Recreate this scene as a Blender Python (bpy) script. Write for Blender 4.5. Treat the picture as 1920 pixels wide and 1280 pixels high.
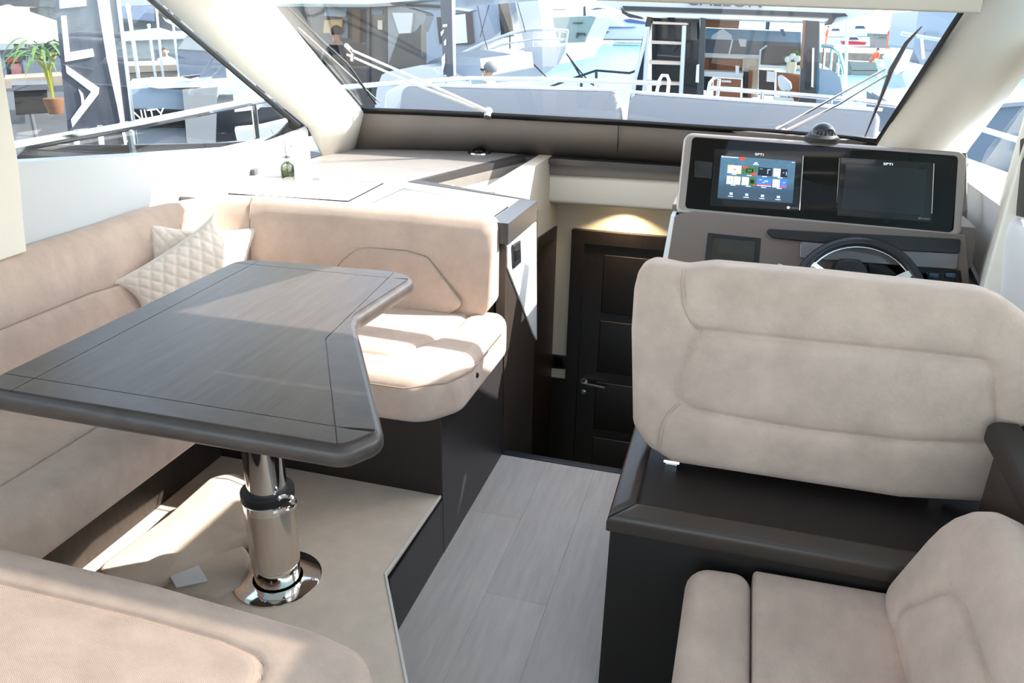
import bpy, bmesh, math, random
import numpy as np
from mathutils import Vector, Matrix
V = Vector
random.seed(7)
for o in list(bpy.data.objects): bpy.data.objects.remove(o)
scene = bpy.context.scene
COL = scene.collection

# ------------------------------------------------------------------ camera
FPX = 1450.0
CAMLOC = V((0, 0, 1.62))
yaw, pitch, roll = [math.radians(a) for a in (-15.79, 22.53, 0.985)]
_f = V((math.sin(yaw)*math.cos(pitch), math.cos(yaw)*math.cos(pitch), -math.sin(pitch)))
_r = V((math.cos(yaw), -math.sin(yaw), 0)); _u = _r.cross(_f)
RX = _r*math.cos(roll) + _u*math.sin(roll)
UX = -_r*math.sin(roll) + _u*math.cos(roll)
cam = bpy.data.cameras.new('camera'); camo = bpy.data.objects.new('camera', cam); COL.objects.link(camo)
cam.sensor_width = 36; cam.lens = FPX/1920*36; cam.clip_start = .02; cam.clip_end = 2000
m = Matrix((RX, UX, -_f)).transposed().to_4x4(); m.translation = CAMLOC
camo.matrix_world = m
scene.camera = camo

# ------------------------------------------------------------------ sky, sun, exposure
SUN = V((1.15, .60, 1.0)).normalized()          # direction towards the sun (starboard bow)
w = bpy.data.worlds.new('sky'); scene.world = w; w.use_nodes = True
nt = w.node_tree; nt.nodes.clear()
sky = nt.nodes.new('ShaderNodeTexSky'); sky.sky_type = 'NISHITA'; sky.sun_disc = False
sky.sun_elevation = math.asin(SUN.z); sky.sun_rotation = math.atan2(SUN.x, SUN.y)
sky.air_density = 1.2; sky.dust_density = 1.0; sky.ozone_density = 1.0
bg = nt.nodes.new('ShaderNodeBackground'); bg.inputs[1].default_value = 0.42
wo = nt.nodes.new('ShaderNodeOutputWorld')
hz = nt.nodes.new('ShaderNodeHueSaturation'); hz.inputs['Saturation'].default_value = .62      # hazy sky
nt.links.new(sky.outputs[0], hz.inputs['Color']); nt.links.new(hz.outputs[0], bg.inputs[0]); nt.links.new(bg.outputs[0], wo.inputs[0])
sl = bpy.data.lights.new('sun', 'SUN'); sl.energy = 8.0; sl.angle = math.radians(.53); sl.color = (1, .95, .88)
slo = bpy.data.objects.new('sun', sl); COL.objects.link(slo)
slo.rotation_euler = SUN.to_track_quat('Z', 'Y').to_euler(); slo.location = SUN*30
scene.view_settings.view_transform = 'Standard'; scene.view_settings.look = 'None'
scene.view_settings.gamma = 1; scene.view_settings.use_curve_mapping = False
scene.view_settings.exposure = 0.78

# ------------------------------------------------------------------ pixel helpers (directions only)
def ray(x, y): return (_f*1 + RX*((x-960)/FPX) + UX*((640-y)/FPX))
def hit(x, y, p, n):
    d = ray(x, y); t = (V(p)-CAMLOC).dot(V(n))/d.dot(V(n)); return CAMLOC + d*t
def PZ(x, y, z): return hit(x, y, (0, 0, z), (0, 0, 1))
def PY(x, y, yy): return hit(x, y, (0, yy, 0), (0, 1, 0))
def PX(x, y, xx): return hit(x, y, (xx, 0, 0), (1, 0, 0))
def FP(x, d):                                     # vertical plane facing the viewer at a horizontal distance
    h = ray(x, 100); h = V((h.x, h.y, 0)).normalized(); return (h*d, h)
def YP(y): return (V((0, y, 0)), V((0, 1, 0)))

# ------------------------------------------------------------------ materials
MATS = {}
def mat(name, col, rough=.5, metal=0, noise=0, nscale=20, bump=0, bscale=200, stretch=(1,1,1), coat=0,
        emit=None, spec=.5, sheen=0, var=0, col2=None, weave=0):
    if name in MATS: return MATS[name]
    M = bpy.data.materials.new(name); M.use_nodes = True; T = M.node_tree; N = T.nodes
    b = N['Principled BSDF']; L = T.links
    b.inputs['Base Color'].default_value = (*col, 1); b.inputs['Roughness'].default_value = rough
    b.inputs['Metallic'].default_value = metal; b.inputs['Specular IOR Level'].default_value = spec
    if coat: b.inputs['Coat Weight'].default_value = coat; b.inputs['Coat Roughness'].default_value = .05
    if sheen: b.inputs['Sheen Weight'].default_value = sheen; b.inputs['Sheen Roughness'].default_value = .4
    if emit:
        b.inputs['Emission Color'].default_value = (*emit[:3], 1); b.inputs['Emission Strength'].default_value = emit[3]
    tc = mp = None
    if noise or bump or weave:
        tc = N.new('ShaderNodeTexCoord'); mp = N.new('ShaderNodeMapping'); mp.inputs['Scale'].default_value = stretch
        L.new(tc.outputs['Object'], mp.inputs[0])
    src = None
    if noise:
        n = N.new('ShaderNodeTexNoise'); n.inputs['Scale'].default_value = nscale; n.inputs['Detail'].default_value = 6
        n.inputs['Roughness'].default_value = .65
        L.new(mp.outputs[0], n.inputs[0])
        rp = N.new('ShaderNodeValToRGB'); rp.color_ramp.elements[0].position = .32; rp.color_ramp.elements[1].position = .68
        c2 = col2 or tuple(c*(1-noise) for c in col)
        rp.color_ramp.elements[0].color = (*c2, 1); rp.color_ramp.elements[1].color = (*[min(1, c*(1+noise*.5)) for c in col], 1)
        L.new(n.outputs[0], rp.inputs[0]); src = rp.outputs[0]
    if var:
        oi = N.new('ShaderNodeObjectInfo'); hs = N.new('ShaderNodeHueSaturation')
        mr = N.new('ShaderNodeMapRange'); mr.inputs[3].default_value = 1-var; mr.inputs[4].default_value = 1+var
        L.new(oi.outputs['Random'], mr.inputs[0]); L.new(mr.outputs[0], hs.inputs['Value'])
        if src: L.new(src, hs.inputs['Color'])
        else: hs.inputs['Color'].default_value = (*col, 1)
        src = hs.outputs[0]
    if src: L.new(src, b.inputs['Base Color'])
    if bump or weave:
        bp = N.new('ShaderNodeBump'); bp.inputs['Strength'].default_value = bump or weave; bp.inputs['Distance'].default_value = .002
        if weave:
            ws = []
            for rot in (0, 1):
                wv = N.new('ShaderNodeTexWave'); wv.inputs['Scale'].default_value = bscale; wv.inputs['Distortion'].default_value = 1.5
                wv.inputs['Detail'].default_value = 1; wv.bands_direction = 'DIAGONAL' if rot else 'Z'
                L.new(mp.outputs[0], wv.inputs[0]); ws.append(wv)
            ad = N.new('ShaderNodeMath'); ad.operation = 'ADD'
            L.new(ws[0].outputs[1], ad.inputs[0]); L.new(ws[1].outputs[1], ad.inputs[1]); L.new(ad.outputs[0], bp.inputs['Height'])
        else:
            n2 = N.new('ShaderNodeTexNoise'); n2.inputs['Scale'].default_value = bscale; n2.inputs['Detail'].default_value = 3
            L.new(mp.outputs[0], n2.inputs[0]); L.new(n2.outputs[0], bp.inputs['Height'])
        L.new(bp.outputs[0], b.inputs['Normal'])
    MATS[name] = M; return M
def glass(name, tint=(1, 1, 1), refl=.9, rough=0.0):
    if name in MATS: return MATS[name]
    M = bpy.data.materials.new(name); M.use_nodes = True; T = M.node_tree; N = T.nodes; N.clear(); L = T.links
    o = N.new('ShaderNodeOutputMaterial'); mx = N.new('ShaderNodeMixShader'); tr = N.new('ShaderNodeBsdfTransparent')
    gl = N.new('ShaderNodeBsdfGlossy'); gl.inputs['Roughness'].default_value = rough; fr = N.new('ShaderNodeFresnel'); fr.inputs[0].default_value = 1.45
    mu = N.new('ShaderNodeMath'); mu.operation = 'MULTIPLY'; mu.inputs[1].default_value = refl
    tr.inputs[0].default_value = (*tint, 1)
    L.new(fr.outputs[0], mu.inputs[0]); L.new(mu.outputs[0], mx.inputs[0]); L.new(tr.outputs[0], mx.inputs[1]); L.new(gl.outputs[0], mx.inputs[2])
    L.new(mx.outputs[0], o.inputs[0]); MATS[name] = M; return M

FAB = mat('chenille', (.61, .468, .388), .95, noise=.14, nscale=9, weave=.3, bscale=130, stretch=(1, 1.6, 1), sheen=.25, spec=.2)
FAB2 = mat('chenille_starboard', (.61, .468, .388), .95, noise=.16, nscale=7, weave=.3, bscale=130, stretch=(1.5, 1, 1), sheen=.25, spec=.2)
QUILT = mat('quilted_velvet', (.84, .74, .66), .9, noise=.06, nscale=30, bump=.2, bscale=300, sheen=.4, spec=.2)
SEAM = mat('seam_thread', (.33, .235, .175), .95)
SEAML = mat('seam_thread_pale', (.46, .34, .27), .95)
BROWN = mat('brown_leatherette', (.024, .0175, .0145), .58, bump=.25, bscale=900)
BROWND = mat('dark_brown_panel', (.012, .009, .0075), .6, bump=.2, bscale=900)
FASCIA = mat('taupe_leatherette', (.19, .163, .148), .6, bump=.3, bscale=900, noise=.06, nscale=300)
TABLE = mat('dark_oak', (.066, .051, .045), .36, noise=.35, nscale=5, stretch=(14, 1.0, 14), bump=.15, bscale=40)
TABLEB = mat('dark_oak_border', (.064, .052, .047), .36, noise=.28, nscale=5, stretch=(3, 6, 6), bump=.12, bscale=60)
WORK = mat('light_oak_worktop', (.275, .25, .228), .42, noise=.1, nscale=4, stretch=(1, 8, 8))
WTRIM = mat('dark_edge_trim', (.06, .055, .055), .3, bump=.1, bscale=500)
WLEATH = mat('white_leather', (.82, .77, .68), .55, bump=.12, bscale=700)
CREAM = mat('cream_lining', (.66, .58, .45), .7, bump=.2, bscale=600)
PADW = mat('padded_white_vinyl', (.80, .80, .79), .45, bump=.1, bscale=500)
DOORW = mat('wenge_veneer', (.013, .0075, .005), .42, noise=.35, nscale=6, stretch=(12, 12, 1))
PLANK = mat('pale_oak_plank', (.60, .55, .505), .45, noise=.12, nscale=5, stretch=(9, 1, 1), var=.06, bump=.08, bscale=80)
CARPET = mat('beige_carpet', (.70, .585, .475), .97, noise=.08, nscale=14, bump=.5, bscale=700, sheen=.2, spec=.1)
BIND = mat('carpet_binding', (.72, .68, .63), .85)
CHROME = mat('chrome', (.83, .82, .80), .06, 1)
STEEL = mat('brushed_steel', (.7, .7, .72), .22, 1)
BLACK = mat('black_plastic', (.008, .008, .009), .35)
GLOSSB = mat('black_glass', (.0035, .003, .0028), .06, spec=.28)
RUB = mat('black_rubber', (.012, .012, .013), .6)
TAUPEM = mat('taupe_metal', (.36, .32, .30), .32, .55)
CONS = mat('console_leatherette', (.17, .135, .115), .5, bump=.3, bscale=900)
GEL = mat('white_gelcoat', (.68, .69, .71), .3)
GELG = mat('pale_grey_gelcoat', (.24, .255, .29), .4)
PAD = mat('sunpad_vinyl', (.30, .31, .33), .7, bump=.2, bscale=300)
DARK = mat('dark_hull', (.03, .034, .045), .3)
NAVY = mat('navy_grey', (.06, .07, .10), .45)
GREY = mat('mid_grey', (.12, .125, .14), .5)
TEAK = mat('teak_wood', (.34, .12, .05), .45, noise=.3, nscale=8, stretch=(1, 1, 10))
WOODB = mat('light_wood_tread', (.72, .55, .45), .5)
TAN = mat('stone_quay', (.30, .25, .20), .85, noise=.25, nscale=3)
SKIN = mat('skin', (.58, .34, .24), .6)
DGLASS = mat('tinted_glass', (.035, .045, .055), .08)
BLUEG = mat('pale_blue_gelcoat', (.30, .36, .44), .35)
ORANGE = mat('orange_cloth', (.85, .16, .07), .7)
RED = mat('red_paint', (.6, .03, .05), .4)
GREEN = mat('palm_green', (.07, .14, .025), .6, noise=.3, nscale=10)
WHITE = mat('white_cloth', (.85, .85, .85), .8)
CLEAR = glass('clear_glass', (.97, .99, .985), .14)
SMOKE = glass('smoked_bottle_glass', (.62, .66, .58), .8)
WTINT = glass('tinted_window', (.55, .6, .62), 1.0)

# ------------------------------------------------------------------ mesh helpers
def fillet(pts, rad, n=6):
    out = []; N = len(pts)
    for i in range(N):
        p, a, b = V(pts[i]), V(pts[i-1]), V(pts[(i+1) % N])
        r = rad[i] if isinstance(rad, (list, tuple)) else rad
        if r <= 1e-6: out.append(p); continue
        d1 = (a-p); d2 = (b-p); l1, l2 = d1.length, d2.length
        if l1 < 1e-9 or l2 < 1e-9: continue
        d1 /= l1; d2 /= l2; ca = max(-1, min(1, d1.dot(d2))); ang = math.acos(ca)
        if ang > math.pi-.02: out.append(p); continue
        t = min(r/math.tan(ang/2), l1*.49, l2*.49); r2 = t*math.tan(ang/2)
        bis = (d1+d2).normalized(); c = p + bis*(r2/math.sin(ang/2))
        s = p+d1*t-c; e = p+d2*t-c
        sw = math.atan2(s.x*e.y-s.y*e.x, s.dot(e))
        for k in range(n+1):
            q = k/n*sw; out.append(c + V((s.x*math.cos(q)-s.y*math.sin(q), s.x*math.sin(q)+s.y*math.cos(q))))
    return out
def inset2(poly, d):
    n = len(poly); out = []
    for i in range(n):
        p, a, b = poly[i], poly[i-1], poly[(i+1) % n]
        e1 = (p-a); e2 = (b-p)
        if e1.length < 1e-9: e1 = e2
        if e2.length < 1e-9: e2 = e1
        e1 = e1.normalized(); e2 = e2.normalized()
        n1 = V((-e1.y, e1.x)); n2 = V((-e2.y, e2.x)); nn = n1+n2
        if nn.length < 1e-6: nn = n1
        nn.normalize(); c = max(.35, nn.dot(n1)); out.append(p+nn*(d/c))
    return out
def clip2(poly, p, n):
    out = []; N = len(poly)
    for i in range(N):
        a, b = poly[i], poly[(i+1) % N]; da = (a-p).dot(n); db = (b-p).dot(n)
        if da >= 0: out.append(a)
        if (da > 0 > db) or (da < 0 < db): out.append(a+(b-a)*(da/(da-db)))
    return out

class MB:
    def __init__(s): s.v = []; s.f = []; s.mi = []
    def add(s, vs, fs, mi=0):
        o = len(s.v); s.v += [V(q) for q in vs]; s.f += [tuple(i+o for i in f) for f in fs]; s.mi += [mi]*len(fs); return s
    def box(s, a, b, mi=0):
        x0, y0, z0 = a; x1, y1, z1 = b
        return s.add([(x0,y0,z0),(x1,y0,z0),(x1,y1,z0),(x0,y1,z0),(x0,y0,z1),(x1,y0,z1),(x1,y1,z1),(x0,y1,z1)],
                     [(3,2,1,0),(4,5,6,7),(0,1,5,4),(1,2,6,5),(2,3,7,6),(3,0,4,7)], mi)
    def prism(s, pts, vec, mi=0):
        n = len(pts); vec = V(vec); nn = V((0,0,0))
        for i in range(n):
            nn += V(pts[i]).cross(V(pts[(i+1) % n]))
        if nn.dot(vec) > 0: pts = list(pts)[::-1]
        return s.add(list(pts)+[V(p)+vec for p in pts], [tuple(range(n)), tuple(range(2*n-1, n-1, -1))] +
                     [(i, i+n, (i+1) % n+n, (i+1) % n) for i in range(n)], mi)
    def tube(s, path, r, n=10, mi=0, closed=False):
        path = [V(p) for p in path]; N = len(path); vs = []; fs = []; up = None
        for i, p in enumerate(path):
            a = path[i-1] if (i or closed) else p; b = path[(i+1) % N] if (i < N-1 or closed) else p
            d = (b-a).normalized()
            if up is None: up = V((0,0,1)) if abs(d.z) < .9 else V((1,0,0))
            x = up.cross(d).normalized(); y = d.cross(x); up = y
            rr = r[i] if isinstance(r, (list, tuple)) else r
            vs += [p + (x*math.cos(k*2*math.pi/n)+y*math.sin(k*2*math.pi/n))*rr for k in range(n)]
        for i in range(N if closed else N-1):
            j = (i+1) % N
            fs += [(i*n+k, i*n+(k+1) % n, j*n+(k+1) % n, j*n+k) for k in range(n)]
        if not closed: fs += [tuple(range(n-1, -1, -1)), tuple(range((N-1)*n, N*n))]
        return s.add(vs, fs, mi)
    def lathe(s, prof, c, axis=(0,0,1), n=28, mi=0):
        axis = V(axis).normalized(); x = axis.orthogonal().normalized(); y = axis.cross(x); c = V(c); vs = []; fs = []
        for r, h in prof:
            vs += [c+axis*h+(x*math.cos(k*2*math.pi/n)+y*math.sin(k*2*math.pi/n))*max(r, 1e-4) for k in range(n)]
        for i in range(len(prof)-1):
            fs += [(i*n+k, i*n+(k+1) % n, (i+1)*n+(k+1) % n, (i+1)*n+k) for k in range(n)]
        fs += [tuple(range(n-1, -1, -1)), tuple(range((len(prof)-1)*n, len(prof)*n))]
        return s.add(vs, fs, mi)
    def slab(s, pts, nrm, t, r=.01, rb=None, rad=0, crown=0, seg=4, mi=0, grooves=None, step=.008):
        rb = r if rb is None else rb; nrm = V(nrm).normalized(); pts = [V(p) for p in pts]; o = pts[0]
        u = (pts[1]-o); u = (u-nrm*u.dot(nrm)).normalized(); w_ = nrm.cross(u)
        P = [V(((p-o).dot(u), (p-o).dot(w_))) for p in pts]
        A = sum(P[i].x*P[(i+1) % len(P)].y-P[(i+1) % len(P)].x*P[i].y for i in range(len(P)))
        if A < 0:
            P = P[::-1]
            if isinstance(rad, (list, tuple)): rad = list(rad)[::-1]
        P = fillet(P, rad); rings = []
        if grooves:
            Q = []
            for i, p in enumerate(P):
                b_ = P[(i+1) % len(P)]; k = max(1, int((b_-p).length/step))
                Q += [p+(b_-p)*(j/k) for j in range(k)]
            P = Q
        for i in range(seg+1):
            a = i/seg*math.pi/2; rings.append((inset2(P, rb*(1-math.sin(a))), -t+rb*(1-math.cos(a))))
        for i in range(seg+1):
            a = i/seg*math.pi/2; rings.append((inset2(P, r*(1-math.cos(a))), -r+r*math.sin(a)))
        if crown:
            base = rings[-1][0]; c = sum(base, V((0, 0)))/len(base)
            for q in (.92, .8, .65, .45, .22, .06): rings.append(([c+(p-c)*q for p in base], crown*(1-q**2.2)))
        if grooves:
            rings = rings[:2*(seg+1)]; base = rings[-1][0]; c = sum(base, V((0, 0)))/len(base); K = int(max((p-c).length for p in base)/step); h0 = rings[-1][1]
            for k in range(1, K): q = 1-k/K; rings.append(([c+(p-c)*q for p in base], h0+crown*(1-q**2.2)))
        n = len(P); vs = []; fs = []
        if grooves:
            xy = np.array([[p.x, p.y] for ring, h in rings for p in ring]); hh = np.array([h for ring, h in rings for p in ring])
            for gp_, closed, dep, wid in grooves:
                g2 = [V(((V(p)-o).dot(u), (V(p)-o).dot(w_))) for p in gp_]
                segs = [(g2[i], g2[(i+1) % len(g2)]) for i in range(len(g2) if closed else len(g2)-1)]
                dm = np.full(len(xy), 9.)
                for a_, b_ in segs:
                    ab = np.array([b_.x-a_.x, b_.y-a_.y]); ap = xy-np.array([a_.x, a_.y]); tt = np.clip(ap@ab/max(1e-12, ab@ab), 0, 1)
                    dm = np.minimum(dm, np.linalg.norm(ap-tt[:, None]*ab, axis=1))
                hh = np.where(hh > -t*.5, hh-dep*(.45*np.exp(-(dm/wid)**2)+.55*np.exp(-(dm/(wid*.3))**2)), hh)
            it = iter(hh)
            rings = [(ring, [next(it) for _ in ring]) for ring, h in rings]
            for ring, h in rings: vs += [o+u*p.x+w_*p.y+nrm*float(z) for p, z in zip(ring, h)]
        else:
          for ring, h in rings: vs += [o+u*p.x+w_*p.y+nrm*h for p in ring]
        for i in range(len(rings)-1):
            fs += [(i*n+k, i*n+(k+1) % n, (i+1)*n+(k+1) % n, (i+1)*n+k) for k in range(n)]
        fs += [tuple(range(n-1, -1, -1)), tuple(range((len(rings)-1)*n, len(rings)*n))]
        return s.add(vs, fs, mi)
    def sweep(s, path, prof, dz=None, cap=.05, mi=0):
        """path: xy points; prof: (outward offset, z) closed loop; rounded ends"""
        path = [V(p) for p in path]; N = len(path); pc = sum((V(p) for p in prof), V((0, 0)))/len(prof); rings = []
        def ring(p, nrm, d, sc, z0):
            return [V((*(p+nrm*(pc.x+(q[0]-pc.x)*sc)+d), z0+pc.y+(q[1]-pc.y)*sc)) for q in prof]
        for i, p in enumerate(path):
            a = path[max(0, i-1)]; b = path[min(N-1, i+1)]; d = (b-a).normalized(); nrm = V((-d.y, d.x)); z0 = dz(i/(N-1)) if dz else 0
            if i == 0:
                for k in range(5):
                    q = k/5*math.pi/2; rings.append(ring(p, nrm, -d*cap*math.cos(q), .7+.3*math.sin(q), z0))
            rings.append(ring(p, nrm, V((0, 0)), 1, z0))
            if i == N-1:
                for k in range(4, -1, -1):
                    q = k/5*math.pi/2; rings.append(ring(p, nrm, d*cap*math.cos(q), .7+.3*math.sin(q), z0))
        n = len(prof); vs = []; fs = []
        for r_ in rings: vs += r_
        for i in range(len(rings)-1):
            fs += [(i*n+k, (i+1)*n+k, (i+1)*n+(k+1) % n, i*n+(k+1) % n) for k in range(n)]
        fs += [tuple(range(n)), tuple(range(len(vs)-1, len(vs)-n-1, -1))]
        return s.add(vs, fs, mi)
    def grid(s, rows, mi=0):
        n = len(rows[0]); vs = [p for r in rows for p in r]
        return s.add(vs, [(i*n+k, i*n+k+1, (i+1)*n+k+1, (i+1)*n+k) for i in range(len(rows)-1) for k in range(n-1)], mi)
    def sphere(s, c, r, n=16, mi=0, z0=-1.0):
        rx, ry, rz = (r, r, r) if not isinstance(r, (tuple, list)) else r; c = V(c); rows = []
        a0 = math.asin(z0)
        for i in range(n//2+1):
            a = a0+(math.pi/2-a0)*i/(n//2)
            rows.append([c+V((rx*math.cos(a)*math.cos(k*2*math.pi/n), ry*math.cos(a)*math.sin(k*2*math.pi/n), rz*math.sin(a))) for k in range(n+1)])
        return s.grid(rows, mi)
    def build(s, name, material, parent=None, loc=None, smooth=35, solid=0):
        me = bpy.data.meshes.new(name)
        org = V((0, 0, 0)); p = parent
        if p is not None:
            org = V(p['_o'])
        elif loc is not None: org = V(loc)
        elif s.v:
            xs = [q.x for q in s.v]; ys = [q.y for q in s.v]; org = V(((min(xs)+max(xs))/2, (min(ys)+max(ys))/2, min(q.z for q in s.v)))
        me.from_pydata([q-org for q in s.v], [], s.f)
        for m_ in (material if isinstance(material, (list, tuple)) else [material]): me.materials.append(m_)
        for i, mi in enumerate(s.mi):
            if mi: me.polygons[i].material_index = mi
        bm = bmesh.new(); bm.from_mesh(me)
        bmesh.ops.remove_doubles(bm, verts=bm.verts, dist=1e-5)
        if not solid: bmesh.ops.recalc_face_normals(bm, faces=bm.faces)
        bm.to_mesh(me); bm.free()
        if smooth:
            me.polygons.foreach_set('use_smooth', [True]*len(me.polygons)); me.set_sharp_from_angle(angle=math.radians(smooth))
        o = bpy.data.objects.new(name, me); COL.objects.link(o)
        if p is not None: o.parent = p
        else: o.location = org
        o['_o'] = list(org)
        if solid:
            md = o.modifiers.new('thickness', 'SOLIDIFY'); md.thickness = solid; md.offset = 0
        return o
def rounded(pts, nrm, rad):
    pts = [V(p) for p in pts]; nrm = V(nrm).normalized(); o = pts[0]; u = pts[1]-o; u = (u-nrm*u.dot(nrm)).normalized(); w_ = nrm.cross(u)
    return [o+u*p.x+w_*p.y for p in fillet([V(((p-o).dot(u), (p-o).dot(w_))) for p in pts], rad)]
def groove(pts, nrm, rad, parent, off=-.004, r=.0028):
    pts = [V(p) for p in pts]; nrm = V(nrm).normalized(); o = pts[0]; u = pts[1]-o; u = (u-nrm*u.dot(nrm)).normalized(); w_ = nrm.cross(u)
    P = fillet([V(((p-o).dot(u), (p-o).dot(w_))) for p in pts], rad)
    return MB().tube([o+u*p.x+w_*p.y+nrm*off for p in P], r, 6, closed=True).build('groove', SEAM, parent)
def tag(o, label, cat, group=None, kind=None):
    if label: o['label'] = label
    if cat: o['category'] = cat
    if group: o['group'] = group
    if kind: o['kind'] = kind
    return o
def root(name, label, cat, loc, group=None):
    e = bpy.data.objects.new(name, None); COL.objects.link(e); e.location = V(loc); e.empty_display_size = .1; e['_o'] = list(V(loc))
    return tag(e, label, cat, group)
def struct(o, label=None, cat=None): o['kind'] = 'structure'; return tag(o, label, cat)
def text_mesh(name, body, size, loc, right, up, material, parent, ext=.004, align='LEFT', sx=1.0):
    c = bpy.data.curves.new(name, 'FONT'); c.body = body; c.size = size; c.extrude = ext; c.align_x = align
    t = bpy.data.objects.new(name+'_curve', c); COL.objects.link(t)
    dg = bpy.context.evaluated_depsgraph_get(); me = bpy.data.meshes.new_from_object(t.evaluated_get(dg)); bpy.data.objects.remove(t)
    right = V(right).normalized(); up = V(up); up = (up-right*up.dot(right)).normalized(); nrm = right.cross(up); org = V(parent['_o'])
    for v in me.vertices: v.co = V(loc)+right*v.co.x*sx+up*v.co.y+nrm*v.co.z-org
    me.materials.clear(); me.materials.append(material); me.name = name
    o = bpy.data.objects.new(name, me); COL.objects.link(o); o.parent = parent; o['_o'] = list(org); return o
def pxprism(mb, pts, plane, depth, mi=0):
    p, n = plane; return mb.prism([hit(x, y, p, n) for x, y in pts], V(n)*depth, mi)
def pxpart(name, pts, plane, depth, material, parent, off=0):
    p, n = plane; mb = MB(); pxprism(mb, pts, (V(p)+V(n)*off, n), depth); return mb.build(name, material, parent, smooth=0)
def pxtube(name, pts, plane, r, material, parent, off=0, n=8):
    p, nn = plane; mb = MB(); mb.tube([hit(x, y, V(p)+V(nn)*off, nn) for x, y in pts], r, n); return mb.build(name, material, parent)

# ================================================================== THE CABIN SHELL
def box(name, a, b, material, parent=None): return MB().box(a, b).build(name, material, parent, smooth=0)
# floor of pale planks
fl = struct(MB().box((-.775, -1.6, -.06), (.95, 2.60, -.012)).build('floor', PLANK, smooth=0), 'pale oak plank floor of the aisle')
PW = .192
for i in range(9):
    x0 = -.772+i*PW
    if x0 > .2 and i > 6: break
    ys = sorted([-1.6, 2.60] + [(-.9, .08, 1.02, 1.96)[k] + (.34, -.22, .52, .05)[i % 4]*.7 for k in range(4)])
    for a, b in zip(ys, ys[1:]):
        mb = MB(); mb.slab([(x0+.0002, a+.0002, 0), (x0+PW-.0002, a+.0002, 0), (x0+PW-.0002, b-.0002, 0), (x0+.0002, b-.0002, 0)], (0,0,1), .012, .0004, 0, seg=1)
        mb.build('plank', PLANK, fl, smooth=0)
struct(MB().slab([(-.775, 2.60, .004), (-.1, 2.60, .004), (-.1, 2.635, .004), (-.775, 2.635, .004)], (0,0,1), .05, .003).build('trim_1', mat('blue_black_metal', (.03, .035, .045), .35, .3)))
# wall on the port side under the window
SILL = [(1.0, 1.205), (1.873, 1.196), (2.4, 1.14), (2.951, 1.086), (3.30, 1.085), (3.563, 1.112)]
mb = MB()
rows = [[V((-2.092, y, .5)) for y, z in SILL], [V((-2.092, y, .90)) for y, z in SILL], [V((-2.095, y, z-.02)) for y, z in SILL], [V((-2.105, y, z)) for y, z in SILL], [V((-2.17, y, z+.004)) for y, z in SILL], [V((-2.17, y, .5)) for y, z in SILL]]
struct(mb.grid(rows).build('wall_left', mat('side_lining', (.56, .58, .60), .5, bump=.1, bscale=500), smooth=40), 'pale padded side lining below the port window')
# port aft pillar
mb = MB(); mb.slab([PX(x, y, -2.02) for x, y in ((-4, 60), (36, 305), (52, 472), (-30, 500), (-120, 500), (-120, -40), (-20, -40))], (1, 0, 0), .10, .008)
struct(mb.build('trim_2', WLEATH), 'white pillar cover at the edge of the port window')
# black frit around the port window
W1 = [V((-2.12, y, z)) for y, z in SILL[1:]] + [V((-2.11, 2.612, 1.669)), V((-2.09, 2.2, 1.92)), V((-2.1, 1.9, 1.92))]
mb = MB()
fr_in = [(1.873, 1.205), (2.951, 1.096), (3.27, 1.10), (3.44, 1.150), (2.60, 1.655)]
mb.tube([V((-2.12, 3.52, 1.118)), V((-2.12, 2.60, 1.662)), V((-2.10, 2.2, 1.905))], .012, 6)
mb.prism([V((-2.115, y, z)) for y, z in ((3.20, 1.085), (3.58, 1.11), (3.44, 1.15), (3.33, 1.105))], (-.01, 0, 0))
struct(mb.build('trim_3', BLACK), 'black window border')
win1 = MB().prism(W1, (-.006, 0, 0)).build('window_1', CLEAR, smooth=0)
struct(win1, 'large port side window pane')

# windscreen: bottom and top edges
WB = [V((-1.93, 3.85, 1.17)), V((-1.6, 3.895, 1.17)), V((-1.229, 3.91, 1.17)), V((-.575, 3.885, 1.17)), V((.142, 3.798, 1.17)), V((.40, 3.72, 1.17)), V((.558, 3.655, 1.17))]
WT = []
for i, p in enumerate(WB):
    t = i/(len(WB)-1); WT.append(V((p.x+(-.055 if i == 0 else .075*t if i > 3 else -.02), p.y-1.114, 1.95)))
WT[0] = V((-1.985, 2.74, 1.95)); WT[-1] = V((.655, 2.56, 1.95))
mb = MB(); mb.grid([WB, [a.lerp(b, .5) for a, b in zip(WB, WT)], WT])
struct(mb.build('window_2', CLEAR, smooth=60), 'raked windscreen pane')
mb = MB(); mb.grid([[p+V((0, -.012, -.012)) for p in WB], [p+V((0, -.030, .016)) for p in WB]])
struct(mb.build('trim_4', BLACK, solid=.006), 'black band along the foot of the windscreen')
mb = MB(); mb.tube([WB[-1]+V((0, -.01, 0)), WT[-1]+V((0, -.02, -.01))], .010, 6)
mb.tube([WB[0]+V((.0, -.01, 0)), WT[0]+V((0, -.02, -.01))], .008, 6)
struct(mb.build('trim_5', BLACK), 'black edging on both windscreen sides')
# taupe fascia below the windscreen
FB = [V((-2.03, 3.90, .955)), V((-1.7, 4.0, .955)), V((-1.386, 4.075, .955)), V((-1.0, 4.09, .955)), V((-.5, 4.085, .955)), V((-.1, 4.05, .955)), V((.55, 3.9, .955))]
FT = [V((-1.93, 3.84, 1.168)), V((-1.6, 3.885, 1.168)), V((-1.229, 3.90, 1.168)), V((-.9, 3.89, 1.168)), V((-.575, 3.875, 1.168)), V((-.1, 3.82, 1.168)), V((.57, 3.64, 1.168))]
wf = struct(MB().grid([FB, FT]).build('wall_front', FASCIA, smooth=60, solid=.01), 'taupe leatherette fascia under the windscreen')
mb = MB(); mb.tube([PY(1157, 296, 4.07), PY(1159.5, 234, 3.86)], .0018, 5); mb.build('seam', BLACK, wf)
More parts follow.
